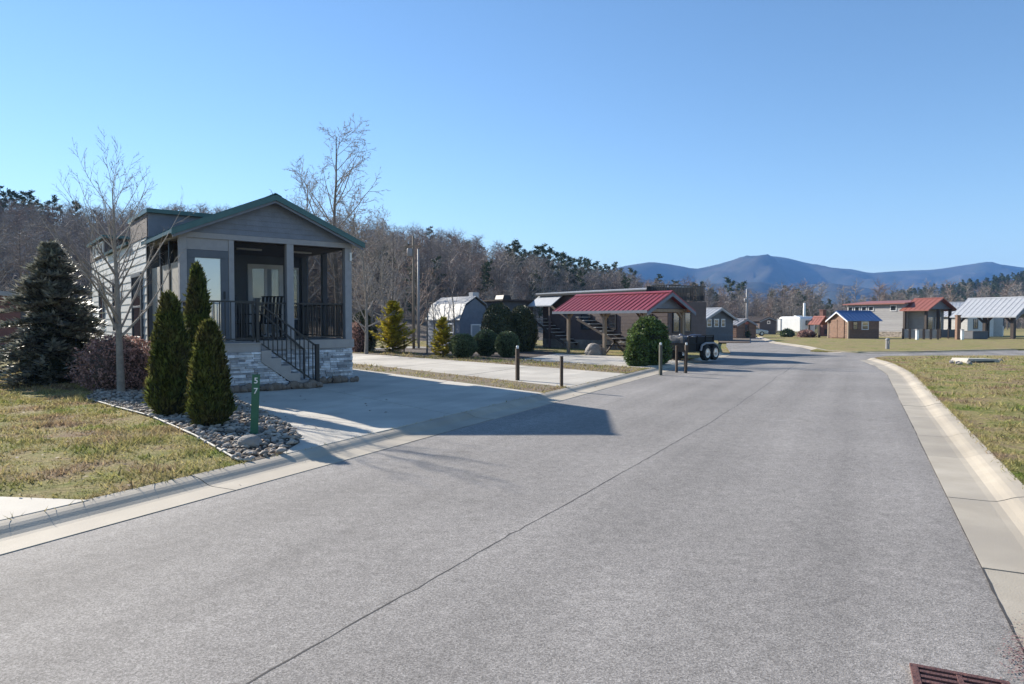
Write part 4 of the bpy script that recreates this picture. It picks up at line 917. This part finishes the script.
for s in (-1,1):
    MB().box(s*.72-.13,-.9,.42,s*.72+.13,.9,.46).build('bench',M['dkwood'],t)
    m=MB(); m.bar((-.7,s*.6,.0),(.1,s*.6,.70),.07); m.bar((.7,s*.6,.0),(-.1,s*.6+.01,.70),.07); m.bar((-.75,s*.6,.4),(.75,s*.6,.4),.06); m.build('leg',M['dkwood'],t)

def house(name,label,O,rz,W_,D,He,Hr,wall,roof,cat='house',ov=.25,rib=.4,trim='graypaint',wins=(),door=None,lapw=True,group=None,roofth=.07,skirt=None):
    t=thing(name,label,cat,tuple(O),rz,group); m=MB(); gable_wall(m,W_,0,D,-.4,He,Hr)
    if lapw:
        laps(m,'l',.02,D-.02,.1,He-.03,.22); laps(m,'r',.02,D-.02,.1,He-.03,.22,base=W_); laps(m,'f',.02,W_-.02,.1,He-.03,.22)
    m.build('wall',M[wall],t); r=MB(); gable_roof(r,W_,-ov,D+ov,He,Hr+.01,ov,roofth,rib); r.build('roof',M[roof],t)
    f=MB(); rakes(f,W_,-ov-.03,He,Hr,ov,.14,.03); f.build('fascia',M[trim],t)
    for w_ in wins:
        face,a0,a1,z0,z1=w_[:5]; window(t,face,a0,a1,z0,z1,base=(W_+.02 if face=='r' else -.02),frame=w_[5] if len(w_)>5 else 'wht',pane='glass',mull=1 if a1-a0>.8 else 0,mid=True)
    if door: window(t,'f',door[0],door[1],0.02,2.0,base=-.02,frame=door[2] if len(door)>2 else 'dkframe',pane='glass',fw=.12,name='door')
    if skirt:
        s=MB(); stones_wall(s,'l',0,D,-.3,.5,-.03,11); stones_wall(s,'f',0,W_,-.3,.5,-.03,12); s.build('stone_skirt',M[skirt],t)
    return t
def corner(px,Y,off=LAWN): q=at(px,300,Y); return Vector((q.x,Y,T(Y)+off))
# long brown cottage behind the pavilion, with a railed roof terrace
O=corner(668,35.5); Wb=solve(706,O.xy,UX); Db=solve(543,O.xy,VY)
BR=thing('cottage','long dark brown cottage with railed roof terrace behind the red roofed pavilion','house',tuple(O),LOT)
TH=zat(291,38)-O.z; DH=zat(301,35)-O.z
m=MB(); m.box(0,0,-.3,Wb,1.3,DH); m.box(.01,1.3,-.3,Wb-.01,Db,TH); laps(m,'l',.02,1.28,.5,DH-.02,.2,out=.009); laps(m,'l',1.32,Db,.5,TH-.02,.2,out=.009); laps(m,'f',.02,Wb-.02,.5,DH-.02,.2,out=.009); m.build('wall',M['brown'],BR)
s=MB(); stones_wall(s,'l',0,Db,-.2,.5,-.02,21); stones_wall(s,'f',0,Wb,-.2,.5,-.02,22); s.build('stone_skirt',M['boulder'],BR)
r=MB(); r.prism([(-.35,TH-.02),(Wb+.3,TH+.25),(Wb+.3,TH+.33),(-.35,TH+.07)],1.15,Db+.3); r.build('roof',M['whiteroof'],BR); f=MB(); f.box(-.38,1.13,TH-.12,-.352,Db+.3,TH+.0); f.box(-.36,1.10,TH-.1,Wb+.3,1.128,TH+.18); f.build('fascia',M['black'],BR)
r=MB(); r.prism([(-1.1,TH-.78),(-.02,TH-.06),(-.02,TH-.0),(-1.1,TH-.72)],Db-2.0,Db+.2); r.build('side_roof',M['whiteroof'],BR)
for y in (Db-1.8,Db): MB().box(-1.08,y-.05,-.2,-.98,y+.05,TH-.76).build('post',M['brown'],BR)
rl=MB(); rail(rl,(.03,.03,DH),(Wb-.03,.03,DH),.85,26,.035); rail(rl,(.03,.03,DH),(.03,1.1,DH),.85,10,.035); rail(rl,(Wb-.03,.03,DH),(Wb-.03,1.1,DH),.85,10,.035); rl.build('terrace_railing',M['black'],BR)
for x in (.35,1.3): 
    window(BR,'f',x,x+.6,1.0,2.1,frame='black',base=-.02)
for y in (1.0,3.6,5.6): window(BR,'l',y,y+.8,1.1,2.0,frame='black',base=-.02)
window(BR,'l',Db-3.9,Db-3.0,TH-.65,TH-.15,frame='wht',base=-.02)
def stair_side(t,y0,z0,y1,z1,x0,x1,n):
    m=MB()
    for i in range(n):
        k=i/(n-1); y=y0+(y1-y0)*k; z=z0+(z1-z0)*k; m.box(x0,y-.12,z-.035,x1,y+.12,z)
    s=t
    o=m.build('stairs',M['tread'],t); q=MB()
    for x in (x0,x1): q.bar((x,y0,z0-.12),(x,y1,z1-.12),.04,.14)
    q.build('stringer',M['dkwood'],o)
stair_side(BR,Db-.4,1.75,Db-3.2,.35,-1.05,-.1,8); stair_side(BR,Db-4.2,1.85,Db-8.4,.1,-1.05,-.1,10)
# dark flat roofed cottage behind the tall shrubs
O=corner(503,42); Wd=solve(533,O.xy,UX); DD=thing('cottage','dark flat roofed cottage behind the two tall round shrubs','house',tuple(O),LOT); hh=zat(301,42)-O.z
m=MB(); m.box(0,0,-.3,Wd,8,hh); laps(m,'f',.02,Wd-.02,.1,hh-.05,.22); laps(m,'l',.02,7.9,.1,hh-.05,.22); m.build('wall',M['slate'],DD); m=MB(); m.box(-.3,-.35,hh,Wd+.3,8.2,hh+.1); m.build('roof',M['dkwood'],DD)
window(DD,'f',.3,1.3,1.1,2.3,frame='bluegrey',pane='glass_sky',base=-.02); window(DD,'l',1,2.2,1.1,2.3,frame='bluegrey',base=-.02)
m=MB(); m.prism([(.2,hh+.11),(.9,hh+.11),(.8,hh+.38),(.3,hh+.38)],.3,1.1); m.build('roof_vent',M['black'],DD)
# gambrel barn
O=corner(460,40); Wg=solve(490,O.xy,UX); Dg=solve(428,O.xy,VY); BN=thing('barn_shed','small grey gambrel barn with bright pale roof behind the boxwoods','shed',tuple(O),LOT)
ht=zat(297,41)-O.z; prof=[(0,-.3),(Wg,-.3),(Wg,ht*.55),(Wg*.83,ht*.81),(Wg/2,ht-.09),(Wg*.17,ht*.81),(0,ht*.55)]
m=MB(); m.prism(prof,0,Dg); laps(m,'l',.02,Dg,.1,ht*.56,.2); m.build('wall',M['bluegrey'],BN)
m=MB(); seg=[(-.12,ht*.54),(Wg*.15,ht*.85),(Wg/2,ht),(Wg*.85,ht*.85),(Wg+.12,ht*.54)]
for a,b in zip(seg,seg[1:]): m.prism([a,b,(b[0],b[1]+.05),(a[0],a[1]+.05)],-.12,Dg+.12)
m.build('roof',M['dullroof'],BN); window(BN,'f',.75,1.45,.0,1.45,frame='wht',pane='glass_sky',base=-.02,name='door'); window(BN,'l',.6,1.2,.9,1.5,frame='wht',base=-.02); MB().box(1.75,-.08,1.45,1.85,-.01,1.6).build('wall_lamp',M['lampw'],BN)
m=MB(); c=corner(466,47); 
UT=thing('roof_cupola_shed','red roofed low shed showing over the gambrel barn','shed',tuple(c),LOT); mm=MB(); gable_wall(mm,2.6,0,4.5,-.3,2.5,3.05); mm.build('wall',M['graysid'],UT); mm=MB(); gable_roof(mm,2.6,-.2,4.7,2.5,3.1,.2,.06); mm.build('roof',M['brick'],UT); mm=MB(); mm.box(1.0,.6,3.0,1.5,1.1,3.7); mm.build('vent_box',M['whiteroof'],UT)
# black cottage, small brown shed further on
O=corner(704,62); Wk=solve(733,O.xy,UX)
house('cottage','small black cottage with pale snow bright roof at the far end of the street',O,LOT,Wk,9,zat(319,62)-O.z,zat(309,63.5)-O.z,'slate','whiteroof',wins=[('f',.4,1.1,1.2,1.95),('f',1.5,2.2,1.2,1.95),('f',2.6,3.2,1.2,1.95),('l',1,2,1.2,1.95),('l',4,5,1.2,1.95)],ov=.35)
O=corner(737,74); Wk=solve(756,O.xy,UX)
house('storage_shed','little brown storage shed at the far end of the street beside the black cottage',O,LOT,Wk,1.6,zat(325,74)-O.z,zat(319.5,74)-O.z,'cedar','graypaint',cat='shed',ov=.12,door=(Wk/2-.5,Wk/2+.5,'cedar'))
# far left red building
O=corner(20,36)-Vector((*(UX*5),0)); house('cottage','low brick red building at the far left edge behind the fir',O,LOT+.0,5.0,9,zat(293,34)-O.z,zat(289,34)-O.z,'brickm','graypaint',wins=[('f',.5,1.3,1.0,1.9),('l',.8,1.6,1.2,1.9),('l',3,3.8,1.2,1.9)])
# ------------------------------------------------------------------ right side
RL=math.atan2(.42,.906); rx=Vector((math.cos(RL),math.sin(RL))); ry=Vector((-math.sin(RL),math.cos(RL)))
O=G(926,337.6); Wr=solve(951,O.xy,rx); Dr=solve(846,O.xy,ry); Y=O.y
GH=thing('cottage','long pale grey cottage with terracotta red roof behind the blue roofed shed','house',tuple(O),RL)
he=zat(309,Y)-O.z; hr=zat(298.5,Y)-O.z; bh=zat(304,Y+3)-O.z; fy=solve(903,O.xy,ry)
m=MB(); m.box(.2,fy,-.3,Wr,Dr,bh); laps(m,'l',fy,Dr,.5,bh-.04,.25,base=.2); m.build('wall',M['graysid'],GH)
m=MB(); m.box(.9,.8,-.3,Wr-.1,fy,he); laps(m,'f',.9,Wr-.1,.3,he-.03,.25,base=.8); laps(m,'l',.8,fy,.3,he-.03,.25,base=.9); m.build('front_wall',M['graysid'],GH)
m=MB(); m.prism([(0,he),(Wr,he),(Wr/2,hr-.03)],.05,.1); m.build('gable_end',M['bluegrey'],GH)
r=MB(); gable_roof(r,Wr,-.5,fy+.2,he,hr,.4,.1,.5); r.prism([(-.2,bh),(Wr+.3,bh+.45),(Wr+.3,bh+.55),(-.2,bh+.12)],fy-.3,Dr+.4); r.build('roof',M['brick'],GH)
for x,y in ((.1,.1),(Wr-.1,.1),(.1,fy-.1),(Wr/2,.1)): MB().box(x-.12,y-.12,-.2,x+.12,y+.12,he).build('post',M['dkwood'],GH)
y=solve(862,O.xy,ry)
for k in range(4): window(GH,'l',y-1.4+k*.95,y-.7+k*.95,bh-.75,bh-.2,frame='wht',base=.18)
y=solve(892,O.xy,ry); window(GH,'l',y-.4,y+.4,bh-.8,bh-.15,frame='wht',base=.18)
for k in range(2): window(GH,'f',1.2+k*1.5,2.3+k*1.5,.3,2.3,frame='wht',base=.78)
m=MB(); stones_wall(m,'l',fy,Dr,-.2,.6,.17,31); m.build('stone_skirt',M['rock'],GH)
# brown shed with the blue roof
rz=R(-80); N_=G(848,338.6); sx=Vector((math.cos(rz),math.sin(rz))); sy=Vector((-math.sin(rz),math.cos(rz)))
Ws=-solve(828.5,N_.xy,sx); Ds=solve(879,N_.xy,sy); o2=N_.xy-sx*Ws
O=Vector((o2.x,o2.y,N_.z)); SH=house('garden_shed','brown wooden shed with a blue metal roof and double doors',O,rz,Ws,Ds,zat(320,N_.y)-O.z,zat(311.5,N_.y)-O.z,'cedar','blueroof',cat='shed',trim='wht',wins=[('r',1.5,2.3,.9,1.75),('r',.5,1.1,.9,1.75,'brown')],ov=.22)
for k in range(2):
    m=MB(); m.box(Ws*.16+k*Ws*.34,-.07,.05,Ws*.16+k*Ws*.34+Ws*.32,-.025,1.95); 
    for b in (.1,1.0,1.8): m.box(Ws*.17+k*Ws*.34,-.09,b,Ws*.17+k*Ws*.34+Ws*.30,-.071,b+.1)
    m.build('door',M['cedar'],SH)
for x in (0,Ws): MB().box(x-.1,-.06,0,x+.1,.06,zat(320,N_.y)-O.z).build('corner_board',M['lwood'],SH)
# brick chimney shelter
O=G(822.5,336.4); t=thing('outdoor_fireplace','red brick outdoor chimney between the camper and the blue roofed shed','chimney',tuple(O),RL)
zt=zat(309.5,O.y)-O.z; m=MB(); m.box(0,0,-.2,.9,.7,zt*.45); m.box(.15,.1,zt*.45,.7,.6,zt-.12); m.box(.08,.04,zt-.12,.77,.66,zt); m.build('chimney',M['brickm'],t); m=MB(); m.box(.3,-.02,.3,.8,.05,.9); m.build('firebox',M['black'],t)
O=G(820,337.6); t=thing('pavilion','small red roofed shelter beside the brick chimney','pavilion',tuple(O),RL); m=MB(); h_=zat(324,O.y)-O.z; h2=zat(317,O.y)-O.z; gable_roof(m,1.6,0,1.6,h_,h2,.1,.08); m.build('roof',M['brick'],t)
for x,y in ((0,.1),(1.6,.1),(0,1.5),(1.6,1.5)): MB().box(x-.08,y-.08,-.2,x+.08,y+.08,h_).build('post',M['dkwood'],t)
# white pavilion at the right edge
O=G(1013,339); Dp=solve(957,O.xy,ry); t=thing('pavilion','dark timber pavilion with pale metal roof at the right edge','pavilion',tuple(O),RL); h_=zat(314.5,O.y)-O.z; h2=zat(298,O.y+2)-O.z; Wq=5.2
post_braces(t,[(.1,.1,((1,0),(0,1))),(Wq-.1,.1,((-1,0),)),(.1,Dp*.5,((0,1),(0,-1))),(Wq-.1,Dp*.5,()),(.1,Dp-.1,((0,-1),)),(Wq-.1,Dp-.1,())],h_-.02,'dkwood',.3,.9)
m=MB(); gable_roof(m,Wq,-.5,Dp+.5,h_+.02,h2,.5,.1,.5); m.build('roof',M['whiteroof'],t); m=MB(); rakes(m,Wq,-.54,h_,h2,.5,.25,.04); m.prism([(0,h_+.03),(Wq,h_+.03),(Wq/2,h2-.05)],0,.06); m.box(-.1,0,h_-.3,.15,Dp,h_-.01); m.build('fascia',M['bluegrey'],t)
O=G(985,337.2); house('cottage','white sided cottage seen behind the pale roofed pavilion',O+Vector((0,3,0)),RL,5,0.1+14,zat(316,O.y+3)-O.z,zat(307,O.y+3)-O.z,'white','whiteroof',wins=[('f',1.0,1.9,.9,2.1,'dkframe'),('l',3,4,.9,2.1,'dkframe'),('f',3.2,4,.9,2.1,'dkframe')])
O=G(1010,337); house('cottage','white cottage wall and window behind the right pavilion post',O+Vector((2,4,0)),RL+.5,7,8,3.0,4.2,'white','whiteroof',wins=[('f',.6,1.4,1.2,2.2,'dkframe'),('f',4,5,1.2,2.2,'dkframe')])
O=G(973,339.2); t=thing('hot_tub','low dark grey hot tub under the pale roofed pavilion','hot tub',tuple(O),.2); m=MB(); m.box(0,0,0,1.75,1.6,.72); m.build('cabinet',M['slate'],t,bevel=.06); m=MB(); m.box(-.04,-.04,.72,1.79,1.64,.80); m.build('cover',M['greywrap'],t,bevel=.03)
def fence(a,b,n,h,label,mat='graysid'):
    d_=(b-a).xy; L=d_.length; rz=math.atan2(d_.y,d_.x); t=thing('low_fence',label,'fence',tuple(a),rz)
    m=MB()
    for i in range(n): m.box(L*(i)/n+.12,-.02,.1,L*(i+1)/n-.12,.02,h-.08)
    m.build('panel',M[mat],t)
    for i in range(n+1): MB().box(L*i/n-.08,-.08,-.1,L*i/n+.08,.08,h).build('post',M['dkwood'],t)
fence(G(903,339),G(938,339.5),5,1.05,'low panelled fence in front of the terracotta roofed cottage')
fence(G(940,338.5),G(956,338.2),2,1.0,'short grey fence between the terracotta roofed cottage and the brown post','slate')
O=G(957.5,339.5); t=thing('wooden_post','thick brown wooden post left of the pale roofed pavilion','post',tuple(O),0); h_=zat(316,O.y)-O.z; MB().box(-.16,-.16,-.1,.16,.16,h_).build('post_shaft',M['cedar'],t); MB().box(-.2,-.2,h_,.2,.2,h_+.1).build('cap',M['cedar'],t)
for px,lab in ((917,'small white utility pedestal in front of the grey fence'),(962,'white utility pedestal beside the brown wooden post')):
    O=G(px,339.8); t=thing('utility_pedestal',lab,'pedestal',tuple(O),.3); MB().box(-.12,-.1,0,.12,.1,.9).build('pedestal_box',M['wht'],t,bevel=.02); MB().prism([(-.14,.9),(.14,.9),(.14,.96),(-.14,1.02)],-.12,.12).build('lid',M['graypaint'],t)
O=G(887.5,349); t=thing('marker_post','short whitish marker post in the far lawn','post',tuple(O),.2); h_=zat(338,O.y)-O.z; m=MB(); m.lathe([(.11,0),(.10,h_*.8),(.13,h_*.82),(.12,h_*.9),(.05,h_)],n=10); m.build('post_shaft',M['graypaint'],t,smooth=False); MB().box(-.05,-.13,h_*.5,.05,-.10,h_*.7).build('plate',M['tan'],t)
# culvert with broken stones in the right lawn
O=G(975,362); t=thing('culvert','pale concrete culvert slab lying in the right lawn','culvert',tuple(O),.25); m=MB(); m.prism([(-.8,0),(.8,0),(.7,.12),(-.7,.16)],-.35,.35); m.build('slab',M['concrete'],t); m=MB(); m.box(-.6,-.37,-.02,.5,-.34,.06); m.build('opening',M['black'],t)
rr=random.Random(8)
for i in range(10): p=G(rr.uniform(948,1000),rr.uniform(360.5,365)); rockobj('stone','dark stone by the pale culvert slab in the right lawn',p,(.13,.1,.08),500+i,'boulder','stone','stones round the culvert',rr.random()*3,2,.5)

# ------------------------------------------------------------------ vehicles
def wheel(parent,c,r,w_,ax='x',n=20):
    m=MB(); prof=[(r*.62,-w_/2),(r*.92,-w_/2),(r,-w_*.38),(r,w_*.38),(r*.92,w_/2),(r*.62,w_/2)]; m.lathe(prof,n=n); rm=MB(); rm.lathe([(r*.12,-w_*.56),(r*.30,-w_*.52),(r*.5,-w_*.515),(r*.60,-w_*.54),(r*.60,w_*.54),(r*.5,w_*.515),(r*.30,w_*.52),(r*.12,w_*.56)],n=n)
    for k in (m,rm): k.v=[((v[2]+c[0],v[0]+c[1],v[1]+c[2])) for v in k.v]
    o=m.build('wheel',M['rubber'],parent,smooth=False); rm.build('rim',M['chrome'],o)
TR=LOT-math.pi/2+.12
O=G(688,361.5); O=O-Vector((math.cos(TR),math.sin(TR),0))*1.15; t=thing('cargo_trailer','black open trailer with bright rims and blue covered load beside the street','trailer',tuple(O),TR)
TL=1.95
m=MB(); m.box(0,0,.36,1.15,TL,.44); m.box(0,0,.44,.04,TL,.94); m.box(1.11,0,.44,1.15,TL,.94); m.box(.041,0,.44,1.109,.04,.70); m.box(.041,TL-.04,.44,1.109,TL,.70); m.build('bed',M['rubber'],t)
m=MB()
for y in (.02,.65,1.3,TL-.02): m.bar((1.17,y,.40),(1.17,y,.98),.04)
m.bar((1.17,0,.98),(1.17,TL,.98),.04); m.bar((1.17,0,.68),(1.17,TL,.68),.03); m.build('side_rail',M['rubber'],t)
for s,x in ((-1,-.14),(1,1.32)):
    for y in (1.02,1.66): wheel(t,(x,y,.31),.31,.2)
    m=MB(); m.tube([(x,.66,.40),(x,.74,.60),(x,1.0,.68),(x,1.68,.68),(x,1.94,.60),(x,2.02,.40)],[.045]*6,6); m.build('fender',M['graypaint'],t)
MB().bar((.57,0,.40),(.57,-1.0,.40),.07).build('tow_bar',M['rubber'],t)
for y in (.1,): MB().box(1.155,TL-.16,.47,1.18,TL-.04,.57).build('tail_light',M['redroof'],t)
def heap(name,label,loc,rz,s,mat,seed,cat):
    bm=bmesh.new(); bmesh.ops.create_cube(bm,size=1); bmesh.ops.subdivide_edges(bm,edges=bm.edges[:],cuts=7,use_grid_fill=True)
    for v in bm.verts:
        n=mnoise.noise(v.co*2.6+Vector((seed,0,0))); v.co=Vector((v.co.x*s[0]*(1-.25*(v.co.z+.5))*(1+.12*n),v.co.y*s[1]*(1-.2*(v.co.z+.5))*(1+.1*n),max(0,(v.co.z+.5)*s[2]*(1+.35*n))))
    me=bpy.data.meshes.new(name); bm.to_mesh(me); bm.free(); me.materials.append(M[mat]); me.polygons.foreach_set('use_smooth',[True]*len(me.polygons)); o=bpy.data.objects.new(name,me); COL.objects.link(o); o.location=loc; o.rotation_euler=(0,0,rz); tag(o,label,cat)
tx,ty=Vector((math.cos(TR),math.sin(TR),0)),Vector((-math.sin(TR),math.cos(TR),0))
heap('tarp_bundle','blue tarp covering gear at the right end of the black trailer',O+tx*.57+ty*1.35+Vector((0,0,.44)),TR,(.95,1.0,.50),'bluetarp',4,'tarp'); heap('tarp_bundle','grey tarp bundle at the left end of the black trailer',O+tx*.57+ty*.45+Vector((0,0,.44)),TR,(.9,.8,.50),'greywrap',9,'tarp')
for k,(y,h__) in enumerate(((.75,.42),(1.0,.5),(1.8,.46))):
    o=O+tx*.8+ty*y+Vector((0,0,.44)); q=MB(); q.lathe([(.09,0),(.10,.05),(.10,h__-.08),(.05,h__)],n=10); oo=q.build('fuel_can',M['silver' if k==1 else 'bluegrey'],None); oo.location=o; tag(oo,['dull blue canister in the middle of the black trailer','shiny silver canister in the middle of the black trailer','dull blue canister at the right end of the black trailer'][k],'canister')
O=G(672,360); t=thing('grill','dark covered barbecue grill between the bush and the black trailer','grill',tuple(O),LOT); m=MB(); m.box(-.35,-.25,.1,.35,.25,.75); m.prism([(-.35,.75),(.35,.75),(.28,.98),(-.28,.98)],-.25,.25); m.build('cover',M['black'],t,bevel=.03)
for x in (-.3,.3): MB().box(x-.03,-.2,0,x+.03,.2,.1).build('foot',M['black'],t)
# camper
O=G(801,336.2); Yc=O.y; Wc=solve(815.5,O.xy,rx); Dc=solve(778,O.xy,ry); hh=zat(316.5,Yc)-O.z
t=thing('camper','white travel camper parked at the far side of the park','camper',tuple(O),RL)
m=MB(); m.prism([(0,.45),(Dc,.45),(Dc+.25,.9),(Dc+.1,hh-.35),(Dc-.3,hh),(.3,hh),(.0,hh-.25)],0,Wc,axis='x'); m.build('body',M['rvwhite'],t,bevel=.26)
window(t,'f',Wc*.3,Wc*.85,1.35,1.95,frame='black',base=-.02); window(t,'l',5.0,5.5,1.5,1.9,frame='graypaint',base=-.01); window(t,'l',3.2,3.85,.6,2.2,frame='graypaint',pane='rvwhite',base=-.01,name='door')
for y in (Dc*.45,Dc*.58):
    wheel(t,(.12,y,.34),.34,.22,n=14); wheel(t,(Wc-.12,y,.34),.34,.22,n=14)
m=MB(); m.box(Wc*.3,Dc*.4,hh,Wc*.7,Dc*.5,hh+.14); m.build('roof_unit',M['rvwhite'],t)
def car(name,label,O,rz,mat,s=1.0):
    t=thing(name,label,'car',tuple(O),rz); m=MB(); m.prism([(0,.28),(.05,.75),(.9,.92),(4.1,.95),(4.4,.7),(4.4,.28)],-.85,.85,axis='x'); m.build('body',M[mat],t,bevel=.07); m=MB(); m.prism([(1.1,.94),(1.75,1.42),(3.3,1.45),(4.0,.95)],-.72,.72,axis='x'); m.build('cabin',M['glass'],t,bevel=.05); m=MB(); m.box(-.65,1.8,1.44,.65,3.25,1.49); m.build('roof',M[mat],t,bevel=.02)
    for x in (-.78,.78):
        for y in (.85,3.5): wheel(t,(x,y,.32),.32,.2,n=14)
    for x in (-.6,.6): MB().box(x-.15,-.02,.55,x+.15,.04,.68).build('headlight',M['wht'],t)
    t.scale=(s,)*3
car('parked_car','small silver car parked beyond the end of the street',corner(768,88),RL+.9,'silver',.9)
O=corner(760,100); house('storage_shed','dark low roofed shed behind the silver car',O,RL,3.2,4,2.0,2.5,'brown','dkwood',cat='shed')

# ------------------------------------------------------------------ posts, poles, number post
def site_post(px,py,top,wpx,mat,label,lamp=False,rz=.3,group=None,tilt=0):
    O=G(px,py); k=O.y/F; h_=(py-top)*k; w_=wpx*k*.78; t=thing('marker_post',label,'post',tuple(O),rz,group); m=MB(); hb=h_-(.09 if lamp else .0); m.box(-w_/2,-w_/2,-.1,w_/2,w_/2,hb); m.build('post_shaft',M[mat],t,bevel=.006)
    if lamp:
        m=MB(); m.lathe([(w_*.36,0),(w_*.42,.05),(w_*.30,.075)],c=(0,0,hb),n=10); m.build('lamp',M['lampw'],t); m=MB(); m.box(-w_*.55,-w_*.55,hb-.015,w_*.55,w_*.55,hb+.0); m.build('cap',M[mat],t)
    else:
        m=MB(); m.box(-w_*.30,-w_/2-.008,h_*.62,w_*.30,-w_/2+.002,h_*.92); m.build('plate',M['tan' if mat!='green' else 'green'],t) if mat=='postb2' else None
    t.rotation_euler=(0,tilt,rz); return t
site_post(517.5,380.5,345,4.6,'postb','brown square post with a white lamp top between the two driveways',True)
site_post(561.5,387.5,356,3.6,'postb','thinner plain brown post nearer the street between the driveways')
site_post(660.5,372.5,342,3.6,'postg','dark grey green post with white cap in front of the glossy bush',True)
site_post(676.5,370,345.5,2.6,'postb','thin dark post second from the right, left of the white capped one by the trailer')
site_post(685.5,370.5,342,3.4,'postb','dark post with pale cap nearest the black trailer',True,tilt=.03)
def text_mesh(s,size,ext=.002):
    c=bpy.data.curves.new('digits','FONT'); c.body=s; c.size=size; c.extrude=ext; c.offset=size*.012; c.align_x='CENTER'; c.align_y='CENTER'; o=bpy.data.objects.new('tmp',c); COL.objects.link(o); bpy.context.view_layer.update()
    m=bpy.data.meshes.new_from_object(o.evaluated_get(bpy.context.evaluated_depsgraph_get())); bpy.data.objects.remove(o); return m
O=G(254,436.5); k=O.y/F; h_=(437-374.5)*k; NP=thing('number_post','green board post with the white number 57 in the rock bed','number post',tuple(O),R(22)); m=MB(); m.box(-.05,-.012,-.1,.05,.012,h_); m.build('post_shaft',M['green'],NP,bevel=.003)
for ch,z in (('5',h_-.085),('7',h_-.225)):
    me=text_mesh(ch,.11); me.materials.append(M['wht']); o=bpy.data.objects.new('number',me); COL.objects.link(o); o.parent=NP; o.location=(0,-.0155,z); o.rotation_euler=(math.pi/2,0,0)
NP.rotation_euler=(0,R(2.5),R(22))
def pole(px,Y,top,r,label,box_=False,mat='graypaint',arm=False):
    O=corner(px,Y); h_=zat(top,Y)-O.z; t=thing('utility_pole',label,'utility pole',tuple(O),.1); m=MB(); m.tube([(0,0,-.3),(0,0,h_*.5),(0,0,h_)],[r,r*.9,r*.75],10); m.build('pole',M[mat],t,smooth=True)
    if box_:
        m=MB(); m.lathe([(.14,0),(.16,.02),(.16,.42),(.13,.46)],c=(-.20,-.05,h_*box_),n=14); m.build('transformer',M['graypaint'],t,smooth=True); m=MB(); m.box(-.5,-.06,h_*box_+.55,.45,.0,h_*box_+.61); m.build('cross_arm',M['lwood'],t)
pole(413.5,40,236,.085,'tall pole with a small grey transformer can, behind the golden conifer',.82,'lwood'); pole(418.5,41,249,.075,'plain second pole just right of the transformer pole',mat='graypaint')
pole(747,82,289,.14,'distant pole with a transformer can over the little brown shed',.72,'graypaint'); pole(804.5,112,303,.24,'pale pole rising behind the white camper',mat='rvwhite')

# ------------------------------------------------------------------ storm drain and red paint
A=G(914,666.5,0); B=G(1004,683.5,0); dx=(B-A).xy; rz=math.atan2(dx.y,dx.x); L=dx.length; t=thing('storm_drain','rusty red iron storm drain grate at the right kerb','drain grate',(A.x,A.y,.004),rz)
m=MB(); Dd=.62; m.box(-.02,-.03,0,L+.02,0,.012); m.box(-.02,-Dd,0,L+.02,-Dd+.03,.012); m.box(-.02,-Dd+.03,0,.015,-.03,.012); m.box(L-.015,-Dd+.03,0,L+.02,-.03,.012); m.build('frame',M['rust'],t,bevel=.002)
m=MB()
for i in range(11): y=-.035-(Dd-.08)*(i+.5)/11; m.box(.0155,y-.013,-.001,L-.0155,y+.013,.010)
m.box(L/2-.012,-Dd+.031,.0,L/2+.012,-.031,.0105); m.build('grate',M['rust'],t,bevel=.002); m=MB(); m.box(.01,-Dd+.02,-.0025,L-.01,-.02,-.0015); m.build('drain_pit',M['black'],t)
struct(poly_sheet('road_patch',[(A.x-.06,A.y+.03),(A.x+L+.35,A.y+.10),(A.x+L+.35,A.y-.6),(A.x-.06,A.y-.6)],.0035,M['asphalt']))

rg=np.random.default_rng(4); V=[]
for i in range(420):
    px,py=rg.normal(1018,9),rg.normal(655,14)
    if py>690 or px<985: continue
    q=G(px,py,0); s=rg.uniform(.002,.007); a=rg.random()*6.28; c,s_=math.cos(a)*s,math.sin(a)*s
    V += [(q.x-c,q.y-s_,.0092),(q.x+s_,q.y-c,.0092),(q.x+c,q.y+s_,.0092),(q.x-s_,q.y+c,.0092)]
o=npmesh('paint_specks',V,np.arange(len(V)).reshape(-1,4),M['redpaint']); o['kind']='stuff'; o['label']='faded red paint specks where the road meets the gutter'
